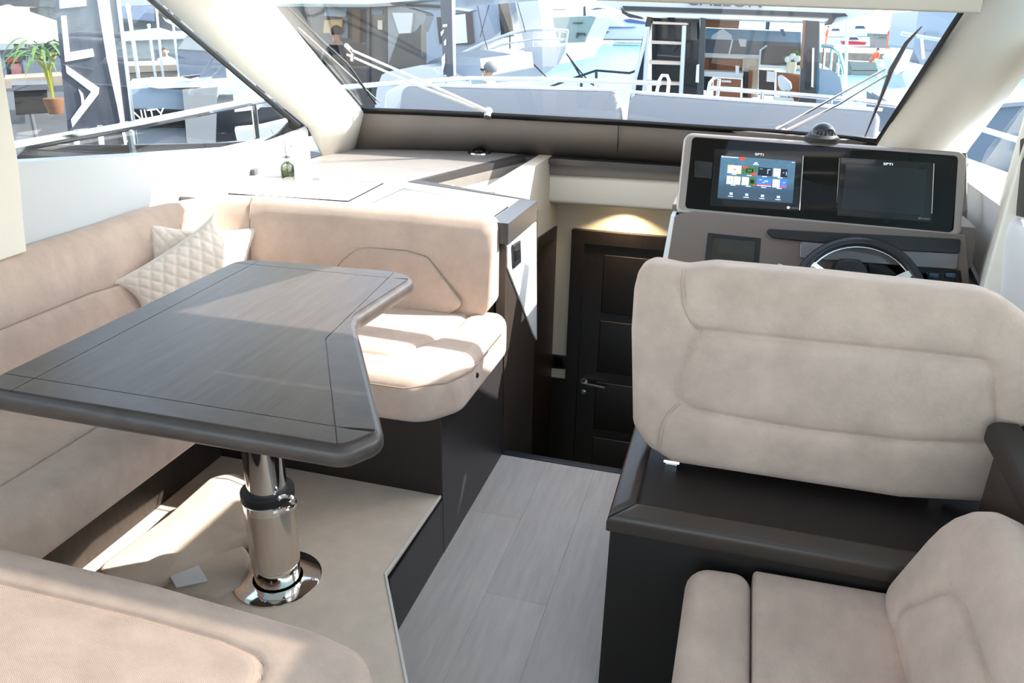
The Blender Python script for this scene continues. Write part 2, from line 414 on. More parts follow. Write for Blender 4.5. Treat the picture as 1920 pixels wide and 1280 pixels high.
# ---- A pillars
def pil(rows, name, label):
    struct(MB().grid(rows).build(name, WLEATH, smooth=50, solid=.03), label)
pil([[V((-2.065, 3.64, .95)), V((-2.05, 3.72, .95)), V((-2.04, 3.80, .95)), V((-2.03, 3.91, .95))],
     [V((-2.105, 3.575, 1.112)), V((-2.05, 3.60, 1.112)), V((-1.985, 3.70, 1.14)), V((-1.93, 3.845, 1.165))],
     [V((-2.105, 3.10, 1.386)), V((-2.045, 3.13, 1.42)), V((-2.0, 3.27, 1.42)), V((-1.945, 3.48, 1.42))],
     [V((-2.10, 2.612, 1.67)), V((-2.02, 2.66, 1.70)), V((-2.0, 2.86, 1.69)), V((-1.965, 3.11, 1.685))],
     [V((-2.08, 2.15, 1.94)), V((-2.0, 2.2, 1.94)), V((-1.99, 2.5, 1.94)), V((-1.985, 2.74, 1.945))]], 'trim_6', 'white leather windscreen pillar beside the port window')
pil([[V((.55, 3.665, 1.02)), V((.66, 3.65, 1.02)), V((.80, 3.75, 1.02)), V((.93, 3.86, 1.08))],
     [V((.566, 3.65, 1.165)), V((.68, 3.58, 1.165)), V((.80, 3.62, 1.165)), V((.93, 3.75, 1.165))],
     [V((.595, 3.31, 1.42)), V((.72, 3.26, 1.42)), V((.84, 3.35, 1.36)), V((.935, 3.60, 1.275))],
     [V((.63, 2.94, 1.70)), V((.76, 2.90, 1.70)), V((.88, 2.98, 1.66)), V((.945, 3.30, 1.50))],
     [V((.66, 2.55, 1.95)), V((.78, 2.5, 1.95)), V((.90, 2.5, 1.95)), V((.95, 2.9, 1.95))]], 'trim_7', 'white leather windscreen pillar beyond the helm')
# header valance and ceiling with unseen openings shaped to throw the sun patches
mb = MB(); mb.slab([(-2.02, 2.80, 1.72), (.645, 2.80, 1.662), (.645, 2.80, 1.775), (-2.02, 2.80, 1.79)], (0, -1, 0), .035, .008)
struct(mb.build('trim_8', mat('beige_headliner', (.62, .52, .40), .8)), 'beige header valance above the windscreen')
ZR = 1.92
def roofpt(x, y): q = V((x, y, .9))+SUN*((ZR-.9)/SUN.z); return q
h1, h2, h3 = roofpt(-1.365, 1.585), roofpt(-1.2, 2.011), roofpt(-.90, 1.61)
s1, s2 = roofpt(-1.05, 1.295), roofpt(-.60, 1.345)
yH = h1.y; XR = h3.x
mb = MB(); bx = lambda x0, y0, x1, y1: mb.box((x0, y0, ZR), (x1, y1, ZR+.06))
bx(-2.12, -.6, .98, .70); bx(-2.12, .70, -.30, 1.66); bx(.93, .70, .98, 1.66); bx(-2.12, 1.66, .98, s1.y); bx(-2.12, s1.y, s1.x, s2.y-.01); bx(s2.x, s1.y, .98, s2.y-.01); bx(-2.12, s2.y-.01, .98, yH)
dx_ = (h2.x-h1.x)/(h2.y-h1.y)*(2.76-yH)
mb.prism([(-2.12, yH, ZR), (h1.x, yH, ZR), (h1.x+dx_, 2.76, ZR), (-2.12, 2.76, ZR)], (0, 0, .06)); bx(.62, yH, .98, 2.6)
mb.box((-2.05, 2.765, 1.76), (h1.x+dx_, 2.835, 1.98))  # upper valance piece added to keep sun off the port backrest
struct(mb.build('ceiling', WLEATH, smooth=0), 'white ceiling with unseen openings shaped for the sun patches')
struct(MB().box((-.30, .70, ZR+.03), (.93, 1.66, ZR+.036)).build('added_roof_pane', glass('added_roof_glass', (.80, .78, .75), .6), smooth=0), 'added unseen tinted roof glass')  # unseen pane added to let dimmed sun onto the aft seat
mb = MB(); mb.box((.98, -1.8, ZR), (2.15, 3.2, ZR+.06)); mb.box((-2.75, -1.8, ZR), (-2.12, 2.2, ZR+.06)); mb.box((-2.12, -1.8, ZR), (.98, -.6, ZR+.06))  # unseen overhang added to block starboard sun and aft sky light
struct(mb.build('added_overhang', WLEATH, smooth=0), 'added unseen roof overhang shading the side decks and aft cockpit')
# starboard side: pillar cover, padded coaming, side window
mb = MB(); P_ = lambda x, y: PX(x, y, .90)
mb.slab([P_(1822, 560), P_(1822, 500), P_(1836, 400), P_(1842, 290), P_(1858, 105), P_(1892, 38), P_(1960, 30), P_(1960, 260), P_(1918, 300), P_(1908, 400), P_(1900, 560)], (-1, .25, .05), .12, .012, rad=[0, .03, .05, .05, .05, .06, 0, 0, .02, 0, 0])
struct(mb.build('trim_9', WLEATH), 'white leather pillar cover right of the helm')
mb = MB(); mb.slab([V((.875, 2.86, .5)), PX(1843, 560, .875), PX(1857, 435, .875), PX(1884, 402, .875), V((.875, 1.9, 1.06)), V((.875, 1.9, .5))], (-1, 0, 0), .06, .03, rad=[0, .02, .06, .06, .02, 0], crown=.01)
struct(mb.build('wall_right', PADW), 'padded white side coaming right of the helm')
struct(MB().prism([V((.98, -.6, 1.03)), V((.98, 2.5, 1.03)), V((.98, 3.75, 1.03)), V((.98, 3.65, 1.165)), V((.98, 2.5, 1.92)), V((.98, -.6, 1.92))], (.006, 0, 0)).build('window_3', CLEAR, smooth=0), 'starboard side window pane')
struct(box('trim_10', (.93, -.6, .0), (.99, 3.8, 1.03), PADW), 'starboard hull lining')
struct(box('trim_11', (-2.17, -.6, .0), (-2.08, 1.0, 1.2), PADW), 'port hull lining aft')
mb = MB(); mb.prism([PX(x, y, .895) for x, y in ((1913, 262), (1935, 250), (1935, 412), (1905, 404))], (.02, 0, 0))
struct(mb.build('trim_12', BLACK), 'black window edge right of the pillar')
# ---- companionway down to the lower deck
struct(box('trim_13', (-1.5, 2.63, -1.25), (.8, 4.4, -1.2), DOORW), 'dark lower deck floor')
pl = struct(MB().box((-1.02, 3.06, -1.2), (-.95, 4.25, .96)).build('wall_passage_left', CREAM, smooth=0), 'cream side wall of the companionway')
mb = MB(); mb.prism([V((-.95, y, z)) for y, z in ((3.1, -1.2), (3.1, .635), (4.22, .545), (4.22, -1.2))], (.012, 0, 0))
d2 = struct(mb.build('door_2', DOORW, smooth=0), 'dark wood side door in the companionway')
mb = MB(); mb.prism([V((-.938, y, z)) for y, z in ((3.15, -1.1), (3.15, .57), (4.12, .49), (4.12, -1.1))], (.006, 0, 0)); mb.build('panel', DOORW, d2, smooth=0)
struct(box('wall_passage_front', (-1.0, 4.25, -1.2), (.85, 4.31, .9), CREAM), 'cream bulkhead around the lower door')
struct(box('trim_14', (-.96, 4.232, -1.2), (-.805, 4.25, -.415), DOORW), 'dark wood skirting left of the lower door')
dr = struct(MB().box((-.775, 4.235, -1.2), (-.10, 4.25, .50)).build('door_1', DOORW, smooth=0), 'dark panelled door at the foot of the companionway')
mb = MB()
for a, b in (((-.85, 4.21, -1.2), (-.775, 4.25, .535)), ((-.775, 4.21, .46), (-.03, 4.25, .535)), ((-.10, 4.21, -1.2), (-.03, 4.25, .46))): mb.box(a, b)
mb.build('door_frame', DOORW, dr, smooth=0)
for z0, z1 in ((.05, .40), (-.33, -.0), (-.72, -.40), (-1.1, -.78)):
    mb = MB(); mb.slab([(-.66, 4.228, z0), (-.20, 4.228, z0), (-.20, 4.228, z1), (-.66, 4.228, z1)], (0, -1, 0), .01, .006); mb.build('panel', DOORW, dr)
mb = MB(); mb.tube([(-.735, 4.235, -.405), (-.735, 4.19, -.405), (-.60, 4.185, -.412)], .009, 8); mb.lathe([(.022, 0), (.022, .008)], (-.735, 4.235, -.405), (0, -1, 0), 16)
mb.build('door_handle', CHROME, dr)
mb = MB(); mb.lathe([(.016, 0), (.016, .008)], (-.735, 4.235, -.475), (0, -1, 0), 16); mb.tube([(-.735, 4.22, -.475), (-.71, 4.215, -.475)], .005, 6); mb.build('lock', CHROME, dr)
r_ = root('wall_socket', 'square black socket plate on the cream post beside the lower door', 'socket', PY(1047, 678, 4.25))
mb = MB(); mb.slab([PY(x, y, 4.245) for x, y in ((1034, 664), (1061, 667), (1060, 692), (1033, 690))], (0, -1, 0), .012, .004, rad=.006); mb.build('plate', BLACK, r_)
mb = MB(); mb.slab([PY(x, y, 4.241) for x, y in ((1039, 669), (1056, 671), (1055, 687), (1038, 685))], (0, -1, 0), .006, .002, rad=.004); mb.build('insert', GLOSSB, r_)
# beam with dark strip and white padded panel across the companionway
mb = MB(); mb.slab([PY(x, y, 4.03) for x, y in ((985, 297), (1290, 312), (1290, 341), (985, 324))], (0, -1, 0), .06, .004)
struct(mb.build('trim_15', FASCIA), 'taupe strip over the companionway')
mb = MB(); mb.slab([PY(x, y, 4.05) for x, y in ((985, 322), (1290, 338), (1290, 400), (985, 378))], (0, -1, 0), .16, .03)
struct(mb.build('trim_16', WLEATH), 'white padded panel over the companionway')
mb = MB(); mb.prism([V((-1.08, 4.0, .957)), V((-.1, 4.0, .957)), V((.3, 4.0, .957)), V((.3, 4.15, .957)), V((-1.08, 4.15, .957))], (0, 0, -.03))
struct(mb.build('trim_17', WTRIM, smooth=0), 'dark ledge below the windscreen')
# the panel beside the companionway: dark wood with a white upper panel cut on the diagonal
struct(box('wall_companionway', (-.80, 2.60, -1.2), (-.765, 3.07, .90), mat('dark_brown_oak', (.04, .03, .024), .45, noise=.3, nscale=6, stretch=(10, 10, 1))), 'dark wood panel below the worktop edge')
mb = MB(); mb.slab([PX(x, y, -.757) for x, y in ((953, 462), (1006, 416), (1007, 638), (1000, 625), (953, 502))], (1, 0, 0), .008, .003)
wp = struct(mb.build('trim_18', PADW), 'white panel with a diagonal lower edge beside the companionway')
r_ = root('light_switch', 'upright black rocker switch on the white diagonal panel', 'switch', PX(970, 498, -.757))
mb = MB(); mb.slab([PX(x, y, -.747) for x, y in ((963, 460), (977, 450), (978, 492), (965, 504))], (1, 0, 0), .011, .004, rad=.005); mb.build('plate', mat('switch_black', (.02, .022, .026), .35), r_)
mb = MB(); mb.slab([PX(x, y, -.742) for x, y in ((967, 470), (974, 465), (975, 484), (968, 490))], (1, 0, 0), .006, .002); mb.build('rocker', BLACK, r_)
# diagonal white lining under the cut-out in the worktop
mb = MB(); mb.prism([V((-1.345, 3.15, .905)), V((-1.065, 4.03, .905)), V((-1.065, 4.03, .45)), V((-1.345, 3.15, .45))], (-.03, .01, 0))
struct(mb.build('trim_19', WLEATH, smooth=0), 'white lining under the diagonal worktop edge')
mb = MB(); mb.prism([V((-1.36, 3.10, .45)), V((-1.05, 4.05, .45)), V((-.955, 4.05, .45)), V((-.955, 3.07, .45))], (0, 0, -.03))
struct(mb.build('trim_20', WLEATH, smooth=0), 'white shelf inside the worktop cut-out')
lp = bpy.data.lights.new('downlight', 'SPOT'); lp.energy = 9; lp.color = (1, .78, .5); lp.spot_size = 2.2; lp.shadow_soft_size = .03
lo = bpy.data.objects.new('downlight_lamp', lp); COL.objects.link(lo); lo.location = (-.55, 4.12, .70)
r_ = root('ceiling_downlight', 'small round downlight above the lower door', 'downlight', (-.55, 4.12, .712))
mb = MB(); mb.lathe([(.035, 0), (.035, .01)], (-.55, 4.12, .712), (0, 0, 1), 18); mb.build('bezel', CHROME, r_)
mb = MB(); mb.lathe([(.024, -.002), (.024, .004)], (-.55, 4.12, .712), (0, 0, 1), 18); mb.build('lens', mat('lamp_lens', (1, .9, .7), .4, emit=(1, .8, .5, 6)), r_)
# raised platform with carpet
plat = [(-2.08, 1.945), (-.775, 1.945), (-.78, 1.545), (-.578, 1.22), (-.30, .80), (-.30, -.2), (-2.08, -.2)]
mb = MB(); mb.prism([V((x, y, 0)) for x, y in plat], (0, 0, .213))
pf = struct(mb.build('floor_platform', BROWND, smooth=0), 'dark raised platform under the dining table')
cp = MB().slab([V((x, y, .222)) for x, y in plat], (0, 0, 1), .010, .003, 0, seg=2).build('carpet', CARPET, smooth=30)
tag(cp, 'fitted beige carpet on the raised platform under the table', 'carpet')
mb = MB(); mb.tube([V((-.777, 1.94, .222)), V((-.784, 1.545, .222)), V((-.582, 1.22, .222)), V((-.305, .80, .222))], .0045, 6); mb.build('binding', BIND, cp)

# ================================================================== WORKTOP
wt = root('galley_worktop', 'pale oak galley worktop with dark edging and glass lids', 'worktop', (-1.5, 3.2, .90))
Zc = .96
mb = MB(); mb.prism([V((x, y, Zc)) for x, y in ((-.80, 2.62), (-.80, 2.965), (-1.385, 3.14), (-1.105, 4.055), (-1.386, 4.06), (-1.7, 3.98), (-2.01, 3.88), (-2.06, 3.64), (-2.09, 2.9), (-2.09, 2.55), (-1.2, 2.55))], (0, 0, -.05))
mb.build('top_panel', WORK, wt, smooth=0)
for nm, q, zz in (('edge_trim', ((-.745, 2.56), (-.745, 2.955), (-.80, 2.975), (-.80, 2.56)), .07),
              ('edge_trim', ((-.80, 2.972), (-.745, 2.955), (-1.338, 3.125), (-1.386, 3.142)), .055),
              ('edge_trim', ((-1.386, 3.141), (-1.335, 3.125), (-1.05, 4.03), (-1.105, 4.076)), .055)):
    pass
def strip(name, a, b, c, d, h, material): return MB().prism([V((*p, Zc+.0015)) for p in (a, b, c, d)], (0, 0, -h)).build(name, material, wt, smooth=0)
strip('edge_trim', (-.745, 2.56), (-.742, 2.955), (-.815, 2.985), (-.815, 2.56), .075, WTRIM)
strip('edge_trim', (-.742, 2.955), (-1.372, 3.135), (-1.335, 3.19), (-.815, 2.985), .03, WTRIM)
strip('edge_trim', (-1.372, 3.135), (-1.335, 3.19), (-1.065, 4.03), (-1.115, 4.07), .03, WTRIM)
MB().prism([V((-1.333, 3.19, Zc-.03)), V((-1.063, 4.03, Zc-.03)), V((-1.063, 4.03, Zc-.075)), V((-1.333, 3.19, Zc-.075))], (-.02, .006, 0)).build('edge_face', WORK, wt, smooth=0)
MB().prism([V((-.75, 2.957, Zc-.03)), V((-1.36, 3.14, Zc-.03)), V((-1.36, 3.14, Zc-.07)), V((-.75, 2.957, Zc-.07))], (-.006, -.02, 0)).build('edge_face', WORK, wt, smooth=0)
for pts in (((540, 331), (717, 343), (652, 376), (430, 362)), ((758, 353), (951, 387), (915, 412), (690, 385))):
    q = [PZ(x, y, Zc+.004) for x, y in pts]
    mb = MB(); mb.slab(q, (0, 0, 1), .006, .001); g = mb.build('glass_lid', mat('lid_glass', (.80, .84, .83), .04, coat=1), wt)
    mb = MB(); c = sum(q, V((0,0,0)))/4
    for i in range(4):
        a, b = q[i], q[(i+1) % 4]; mb.prism([a+(a-c).normalized()*.004, b+(b-c).normalized()*.004, b-(b-c).normalized()*.0, a-(a-c).normalized()*.0], (0, 0, -.004))
    mb.build('lid_gap', BLACK, g, smooth=0)
# body of the galley unit below
gu = root('galley_unit', 'dark galley unit standing behind the forward settee', 'cabinet', (-1.4, 2.9, 0))
MB().box((-2.06, 2.64, 0), (-.82, 2.93, .88)).build('body', BROWND, gu, smooth=0)
MB().prism([V((-2.06, 2.94, 0)), V((-1.42, 3.15, 0)), V((-1.15, 4.0, 0)), V((-2.02, 3.85, 0))], (0, 0, .88)).build('body', BROWND, gu, smooth=0)
# dome vent on the worktop
dv = root('dome_vent', 'small black dome with chrome ring on the worktop below the windscreen', 'vent', PZ(899, 287, Zc))
c = V(dv['_o']); mb = MB(); mb.lathe([(.062, 0), (.060, .006), (.040, .012)], c, n=24); mb.build('ring', CHROME, dv)
mb = MB(); mb.sphere(c+V((0, 0, .008)), (.038, .038, .024), 18, z0=0); mb.build('dome', GLOSSB, dv)
# reed diffuser
rd = root('reed_diffuser', 'small smoked glass reed diffuser bottle on the worktop by the port window', 'diffuser', PZ(540, 331, Zc))
c = V(rd['_o'])
mb = MB(); mb.lathe([(.026, 0), (.030, .003), (.030, .045), (.025, .056), (.012, .064), (.011, .082), (.017, .084), (.017, .089), (.008, .089)], c, n=24); mb.build('bottle', SMOKE, rd)
mb = MB(); mb.lathe([(.026, .003), (.027, .030)], c, n=20); mb.build('oil', glass('oil', (.5, .52, .40), .6), rd)
mb = MB(); mb.lathe([(.0125, .070), (.0125, .082)], c, n=16); mb.build('collar', STEEL, rd)
for px_, py_ in ((508, 243), (560, 243), (533, 262)):
    mb = MB(); mb.tube([c+V((0, 0, .01)), c+V((0, 0, .085)), hit(px_, py_, c, V((.5, -.85, 0)))], .0011, 5); mb.build('reed', mat('reed', (.12, .1, .08), .7), rd)
hk = root('wall_hook', 'tiny grey latch on the side lining above the worktop', 'latch', PX(480, 330, -2.085))
mb = MB(); mb.slab([PX(x, y, -2.07) for x, y in ((477, 318), (484, 314), (485, 324), (481, 330), (478, 330))], (1, 0, 0), .02, .003); mb.build('latch_body', GREY, hk)

# ================================================================== U-SHAPED DINETTE SETTEE
st = root('dinette_settee', 'U-shaped beige chenille settee around the dark dining table', 'settee', (-1.5, 1.9, 0))
def part(mb, name, material, parent=st, **k): return mb.build(name, material, parent, **k)
part(MB().box((-2.06, 1.945, .0), (-.775, 2.60, .50)), 'forward_base', BROWN, smooth=0)
part(MB().box((-.7755, 1.945, 0), (-.770, 2.60, .50)), 'base_side_panel', mat('blue_brown_side', (.03, .026, .026), .4), smooth=0)
part(MB().box((-.7755, 1.545, 0), (-.771, 1.945, .205)), 'step_riser', mat('blue_brown_side', (.03, .026, .026), .4), smooth=0)
part(MB().box((-2.06, .55, .222), (-1.58, 1.945, .47)), 'side_base', mat('dark_brown_oak', (.04, .03, .024), .45), smooth=0)
part(MB().box((-2.0, .25, .222), (-.60, .75, .50)), 'aft_base', BROWN, smooth=0)
# seats
mb = MB(); mb.slab([V((x, y, .645)) for x, y in ((-2.05, 1.86), (-1.45, 1.86), (-.80, 1.875), (-.715, 1.99), (-.712, 2.44), (-.74, 2.54), (-2.05, 2.54))], (0, 0, 1), .145, .05, .03, rad=[0, 0, .12, .10, .08, .05, 0], crown=.012, seg=6, grooves=[(rounded([V((x, y, .645)) for x, y in ((-2.04, 2.03), (-.955, 2.03), (-.86, 2.28), (-.86, 2.54))], (0, 0, 1), [0, .04, .05, 0]), False, .014, .022)])
fs = part(mb, 'seat_cushion', FAB, smooth=60)
mb = MB(); mb.tube([V((-1.45, 1.856, .628)), V((-.85, 1.862, .627)), V((-.745, 1.93, .628)), V((-.706, 2.05, .622)), V((-.703, 2.4, .622))], .0025, 5); part(mb, 'seam', SEAM, fs)
part(MB().sphere(V((-.713, 2.12, .575)), (.006, .008, .010), 10), 'zip_pull', BLACK, fs)
mb = MB(); mb.slab([V((x, y, .635)) for x, y in ((-2.05, .5), (-1.37, .5), (-1.37, 1.80), (-1.45, 1.90), (-2.05, 1.90))], (0, 0, 1), .14, .05, .02, rad=[0, 0, .05, .03, 0], crown=.012, seg=6, grooves=[([V((-1.505, .5, .635)), V((-1.505, 1.9, .635))], False, .012, .02)])
ps = part(mb, 'seat_cushion', FAB, smooth=60)
# aft seat in the foreground
mb = MB(); mb.slab([V((x, y, .655)) for x, y in ((-2.0, .25), (-.47, .25), (-.425, .80), (-.50, .895), (-.60, .915), (-.93, .933), (-1.33, .933), (-2.0, .93))], (0, 0, 1), .15, .035, .02, rad=[0, .05, .06, .08, .05, 0, 0, 0], crown=.006, seg=6, step=.006, grooves=[(rounded([V((x, y, .655)) for x, y in ((-1.95, .30), (-.62, .30), (-.625, .82), (-.74, .838), (-.91, .843), (-1.95, .83))], (0, 0, 1), [.05, .05, .06, .03, 0, .05]), True, .010, .016)])
as_ = part(mb, 'seat_cushion', FAB, smooth=60)
# continuous backrest round the corner
path = [(-1.955, .55), (-1.955, 1.0), (-1.955, 1.4), (-1.955, 1.8), (-1.955, 2.12)]
for k in range(1, 9):
    a = math.pi-k/8*math.pi/2; path.append((-1.675+.28*math.cos(a), 2.17+.28*math.sin(a)))
path += [(-1.4, 2.455), (-1.1, 2.458), (-.835, 2.46)]
prof = [(0, .635), (-.004, .67), (.006, .76), (.025, .86), (.042, .925), (.062, .965), (.09, .985), (.125, .985), (.128, .96), (.128, .92), (.128, .64)]
bk = part(MB().sweep(path, prof, dz=lambda t: -.03+.03*max(0, min(1, (t-.25)/.35)), cap=.055), 'backrest', FAB, smooth=60)
nf = V((0, -.975, .22)).normalized(); pf0 = V((0, 2.437, .70))
FPN = [hit(x, y, pf0, nf) for x, y in ((600, 540), (640, 488), (668, 466), (690, 464), (760, 470), (800, 482), (868, 572), (840, 590), (600, 570))]
groove(FPN, nf, [.02, .05, .03, .03, .03, .05, .02, 0, 0], bk, -.011)
mb = MB(); mb.slab(FPN, nf, .03, .014, rad=[.02, .05, .03, .03, .03, .05, .02, 0, 0], crown=.004, seg=5)
part(mb, 'back_panel', FAB, bk, smooth=60)
npn = V((.975, 0, .22)).normalized(); pp0 = V((-1.945, 0, .70))
PPN = [V((-1.928-.225*(z-.70), y, z)) for y, z in ((.6, .63), (2.16, .63), (2.13, .72), (2.03, .775), (1.9, .785), (.6, .785))]
groove(PPN, npn, [0, .03, .05, .05, .1, 0], bk, -.013)
mb = MB(); mb.slab(PPN, npn, .03, .016, rad=[0, .03, .05, .05, .1, 0], crown=.006, seg=5)
part(mb, 'back_panel', FAB, bk, smooth=60)
for sp in (7, 11):
    p = V(path[sp]); a = V(path[sp-1]); b = V(path[sp+1]); d = (b-a).normalized(); nn = V((-d.y, d.x)); zo = -.02 if sp == 7 else 0
    part(MB().tube([V((*(p+nn*(q[0]-.001)), q[1]+zo)) for q in prof[1:8]], .0022, 5), 'seam', SEAM, bk)

# ================================================================== DINING TABLE
tb = root('dining_table', 'dark oak dining table with notched top on a chrome telescopic pole', 'table', (-1.052, 1.445, .222))
ZT = .90
TP = [V(p) for p in ((-1.475, 1.075), (-.62, 1.085), (-.575, 1.165), (-.885, 1.665), (-.905, 1.72), (-.885, 2.085), (-1.0, 2.11), (-1.505, 2.07))]
TR = [.075, .05, .045, .03, .05, .075, .02, .075]
out = fillet(TP, TR, 6)
mb = MB(); mb.slab([V((p.x, p.y, ZT-.002)) for p in out], (0, 0, 1), .05, .020, .024, seg=5)
top = part(mb, 'table_top', TABLEB, tb, smooth=40)
inn = inset2(out, .016)
def halfplane(a, b):   # keeps the left of a->b
    a = V(a); b = V(b); d = (b-a).normalized(); return a, V((-d.y, d.x))
Ln = ((-1.6, 1.150), (0, 1.162)); Lf = ((0, 2.058), (-1.6, 2.012)); Ll = ((-1.43, 2.2), (-1.368, .9)); R1 = ((-.67, 1.15), (-.905, 1.54)); R2 = ((-.905, 1.53), (-.995, 2.3))
G = .0011
def piece(hs):
    P = list(inn)
    for (a, b), sgn in hs:
        p, n = halfplane(a, b); n = n*sgn; P = clip2(P, p+n*G, n)
    return P
def tpiece(name, P, material):
    if len(P) < 3: return
    Q = []
    for p in P:
        if not Q or (p-Q[-1]).length > 1e-4: Q.append(p)
    if (Q[0]-Q[-1]).length < 1e-4: Q.pop()
    mb = MB(); mb.prism([V((*p, ZT+.001)) for p in Q], (0, 0, -.006)); part(mb, name, material, top, smooth=0)
# centre field = inside all five lines (built from the lines themselves)
def isect(l1, l2):
    (a, b), (c, d) = l1, l2; a, b, c, d = V(a), V(b), V(c), V(d); r = b-a; s = d-c; t = ((c-a).x*s.y-(c-a).y*s.x)/(r.x*s.y-r.y*s.x); return a+r*t
cn = [isect(Ln, Ll), isect(Ln, R1), isect(R1, R2), isect(R2, Lf), isect(Lf, Ll)]
tpiece('centre_panel', inset2(fillet(cn, [0, 0, .06, 0, 0], 6), G), TABLE)
tpiece('border_strip', piece([(Ln, -1), (Ll, 1), (R1, 1)]), TABLEB)
tpiece('corner_piece', piece([(Ln, -1), (Ll, -1)]), TABLEB)
tpiece('border_strip', piece([(Ll, -1), (Ln, 1), (Lf, 1)]), TABLEB)
tpiece('corner_piece', piece([(Lf, -1), (Ll, -1)]), TABLEB)
tpiece('border_strip', piece([(Lf, -1), (Ll, 1), (R2, 1)]), TABLEB)
tpiece('corner_piece', piece([(Lf, -1), (R2, -1)]), TABLEB)
bz = ((-.905, 1.535), (-.7, 1.56))
# notch side strip: outside R1/R2, above near line
s1 = piece([(R1, -1), (Ln, 1), (((-1.0, 1.60), (0, 1.60)), -1)]); s2 = piece([(R2, -1), (((-1.0, 1.60), (0, 1.60)), 1), (Lf, 1)])
rp = [isect(Ln, R1)] + []
P_in = [p for p in inn]
strip_pts = [isect(Ln, R1)+V((G, G))]
iA = isect(Ln, R1); iB = isect(R1, R2); iC = isect(R2, Lf)
arc = fillet([iA, iB, iC], [0, .06, 0], 6)
edge = [p for p in inn if p.x > -.97 and 1.165 < p.y < 2.045]
edge.sort(key=lambda p: p.y)
tpiece('border_strip', [a+V((G*1.5, 0)) for a in arc][::-1] + [V((-.615, 1.167))] + edge, TABLEB)
tpiece('corner_piece', piece([(Ln, -1), (R1, -1)]), TABLEB)
# column
C = V((-1.052, 1.445, .222))
part(MB().lathe([(.115, .0), (.115, .004), (.110, .006), (.066, .006), (.066, .0)], C, n=40), 'base_plate', CHROME, tb)
part(MB().lathe([(.060, .004), (.060, .055), (.0585, .056), (.0585, .058), (.060, .059), (.060, .25)], C, n=40), 'lower_column', CHROME, tb)
part(MB().lathe([(.0615, .060), (.063, .062), (.063, .262), (.0615, .264)], C, n=40), 'sleeve', mat('satin_nickel', (.72, .66, .60), .16, 1), tb)
part(MB().lathe([(.050, .262), (.067, .264), (.067, .284), (.050, .287)], C, n=40), 'collar', RUB, tb)
part(MB().lathe([(.050, .24), (.050, .615), (.10, .622), (.10, .628)], C, n=40), 'upper_column', CHROME, tb)
cl = part(MB().lathe([(.0645, .236), (.0645, .258)], C, n=40), 'clamp_band', CHROME, tb)
a0 = math.radians(-20)
mb = MB()
mb.tube([C+V((.068*math.cos(a), .068*math.sin(a), .256)) for a in [a0-.5+.1*i for i in range(8)]], .009, 8)
part(mb, 'clamp_lever', CHROME, cl)
mb = MB(); q = C+V((.074*math.cos(a0), .074*math.sin(a0), .272))
mb.tube([q+V((.020*math.cos(t), .008*math.cos(t), .020*math.sin(t))) for t in [i/14*2*math.pi for i in range(14)]], .0055, 8, closed=True)
part(mb, 'clamp_handle', CHROME, cl)
for k in (0, 1, 2, 3):
    a = k*math.pi/2+.2; part(MB().lathe([(.006, 0), (.005, .002)], C+V((.095*math.cos(a), .095*math.sin(a), .006)), n=10), 'screw', STEEL, tb)

# ================================================================== PILLOWS
def pillow(name, label, corners, thick, nq):
    A, B, Cc, D = [V(c) for c in corners]; cen = (A+B+Cc+D)/4; nrm = (B-A).cross(D-A).normalized()
    if nrm.dot(CAMLOC-cen) < 0: nrm = -nrm
    N = 72; o = root(name, label, 'pillow', cen-V((0, 0, .12)), 'quilted throw pillows on the settee'); lu = (B-A).length; lv = (D-A).length
    for side in (1, -1):
        rows = []
        for i in range(N+1):
            row = []
            for j in range(N+1):
                u, v = i/N, j/N; e = (1-(2*u-1)**4)*(1-(2*v-1)**4)
                pin = .10*((2*v-1)**2*0+1)
                uu = u+(.5-u)*.16*(1-(2*v-1)**2)*abs(2*u-1)**3; vv = v+(.5-v)*.16*(1-(2*u-1)**2)*abs(2*v-1)**3
                p = A*(1-uu)*(1-vv)+B*uu*(1-vv)+Cc*uu*vv+D*(1-uu)*vv
                q1 = abs(math.sin((u*lu+v*lv)*nq)); q2 = abs(math.sin((u*lu-v*lv)*nq))
                h = thick*max(e, 0)**.55 + .0075*(min(q1, q2)**.5)*min(1, e*4)
                row.append(p+nrm*h*side)
            rows.append(row)
        MB().grid(rows).build('front_cover' if side == 1 else 'back_cover', QUILT, o, smooth=60)
    return o
bn = V((.80, -.55, .25)).normalized(); bp0 = V((-1.83, 2.25, .80))
pillow('throw_pillow', 'cream quilted pillow lying askew in front, pointed corner up', [hit(x, y, bp0, bn) for x, y in ((203, 533), (402, 400), (490, 512), (268, 600))], .05, 62)
bn2 = V((.62, -.75, .25)).normalized(); bp2 = V((-1.83, 2.37, .80))
pillow('throw_pillow', 'cream quilted pillow mostly hidden behind the other pillow in the corner', [hit(x, y, bp2, bn2) for x, y in ((274, 418), (485, 424), (470, 580), (255, 565))], .045, 62)

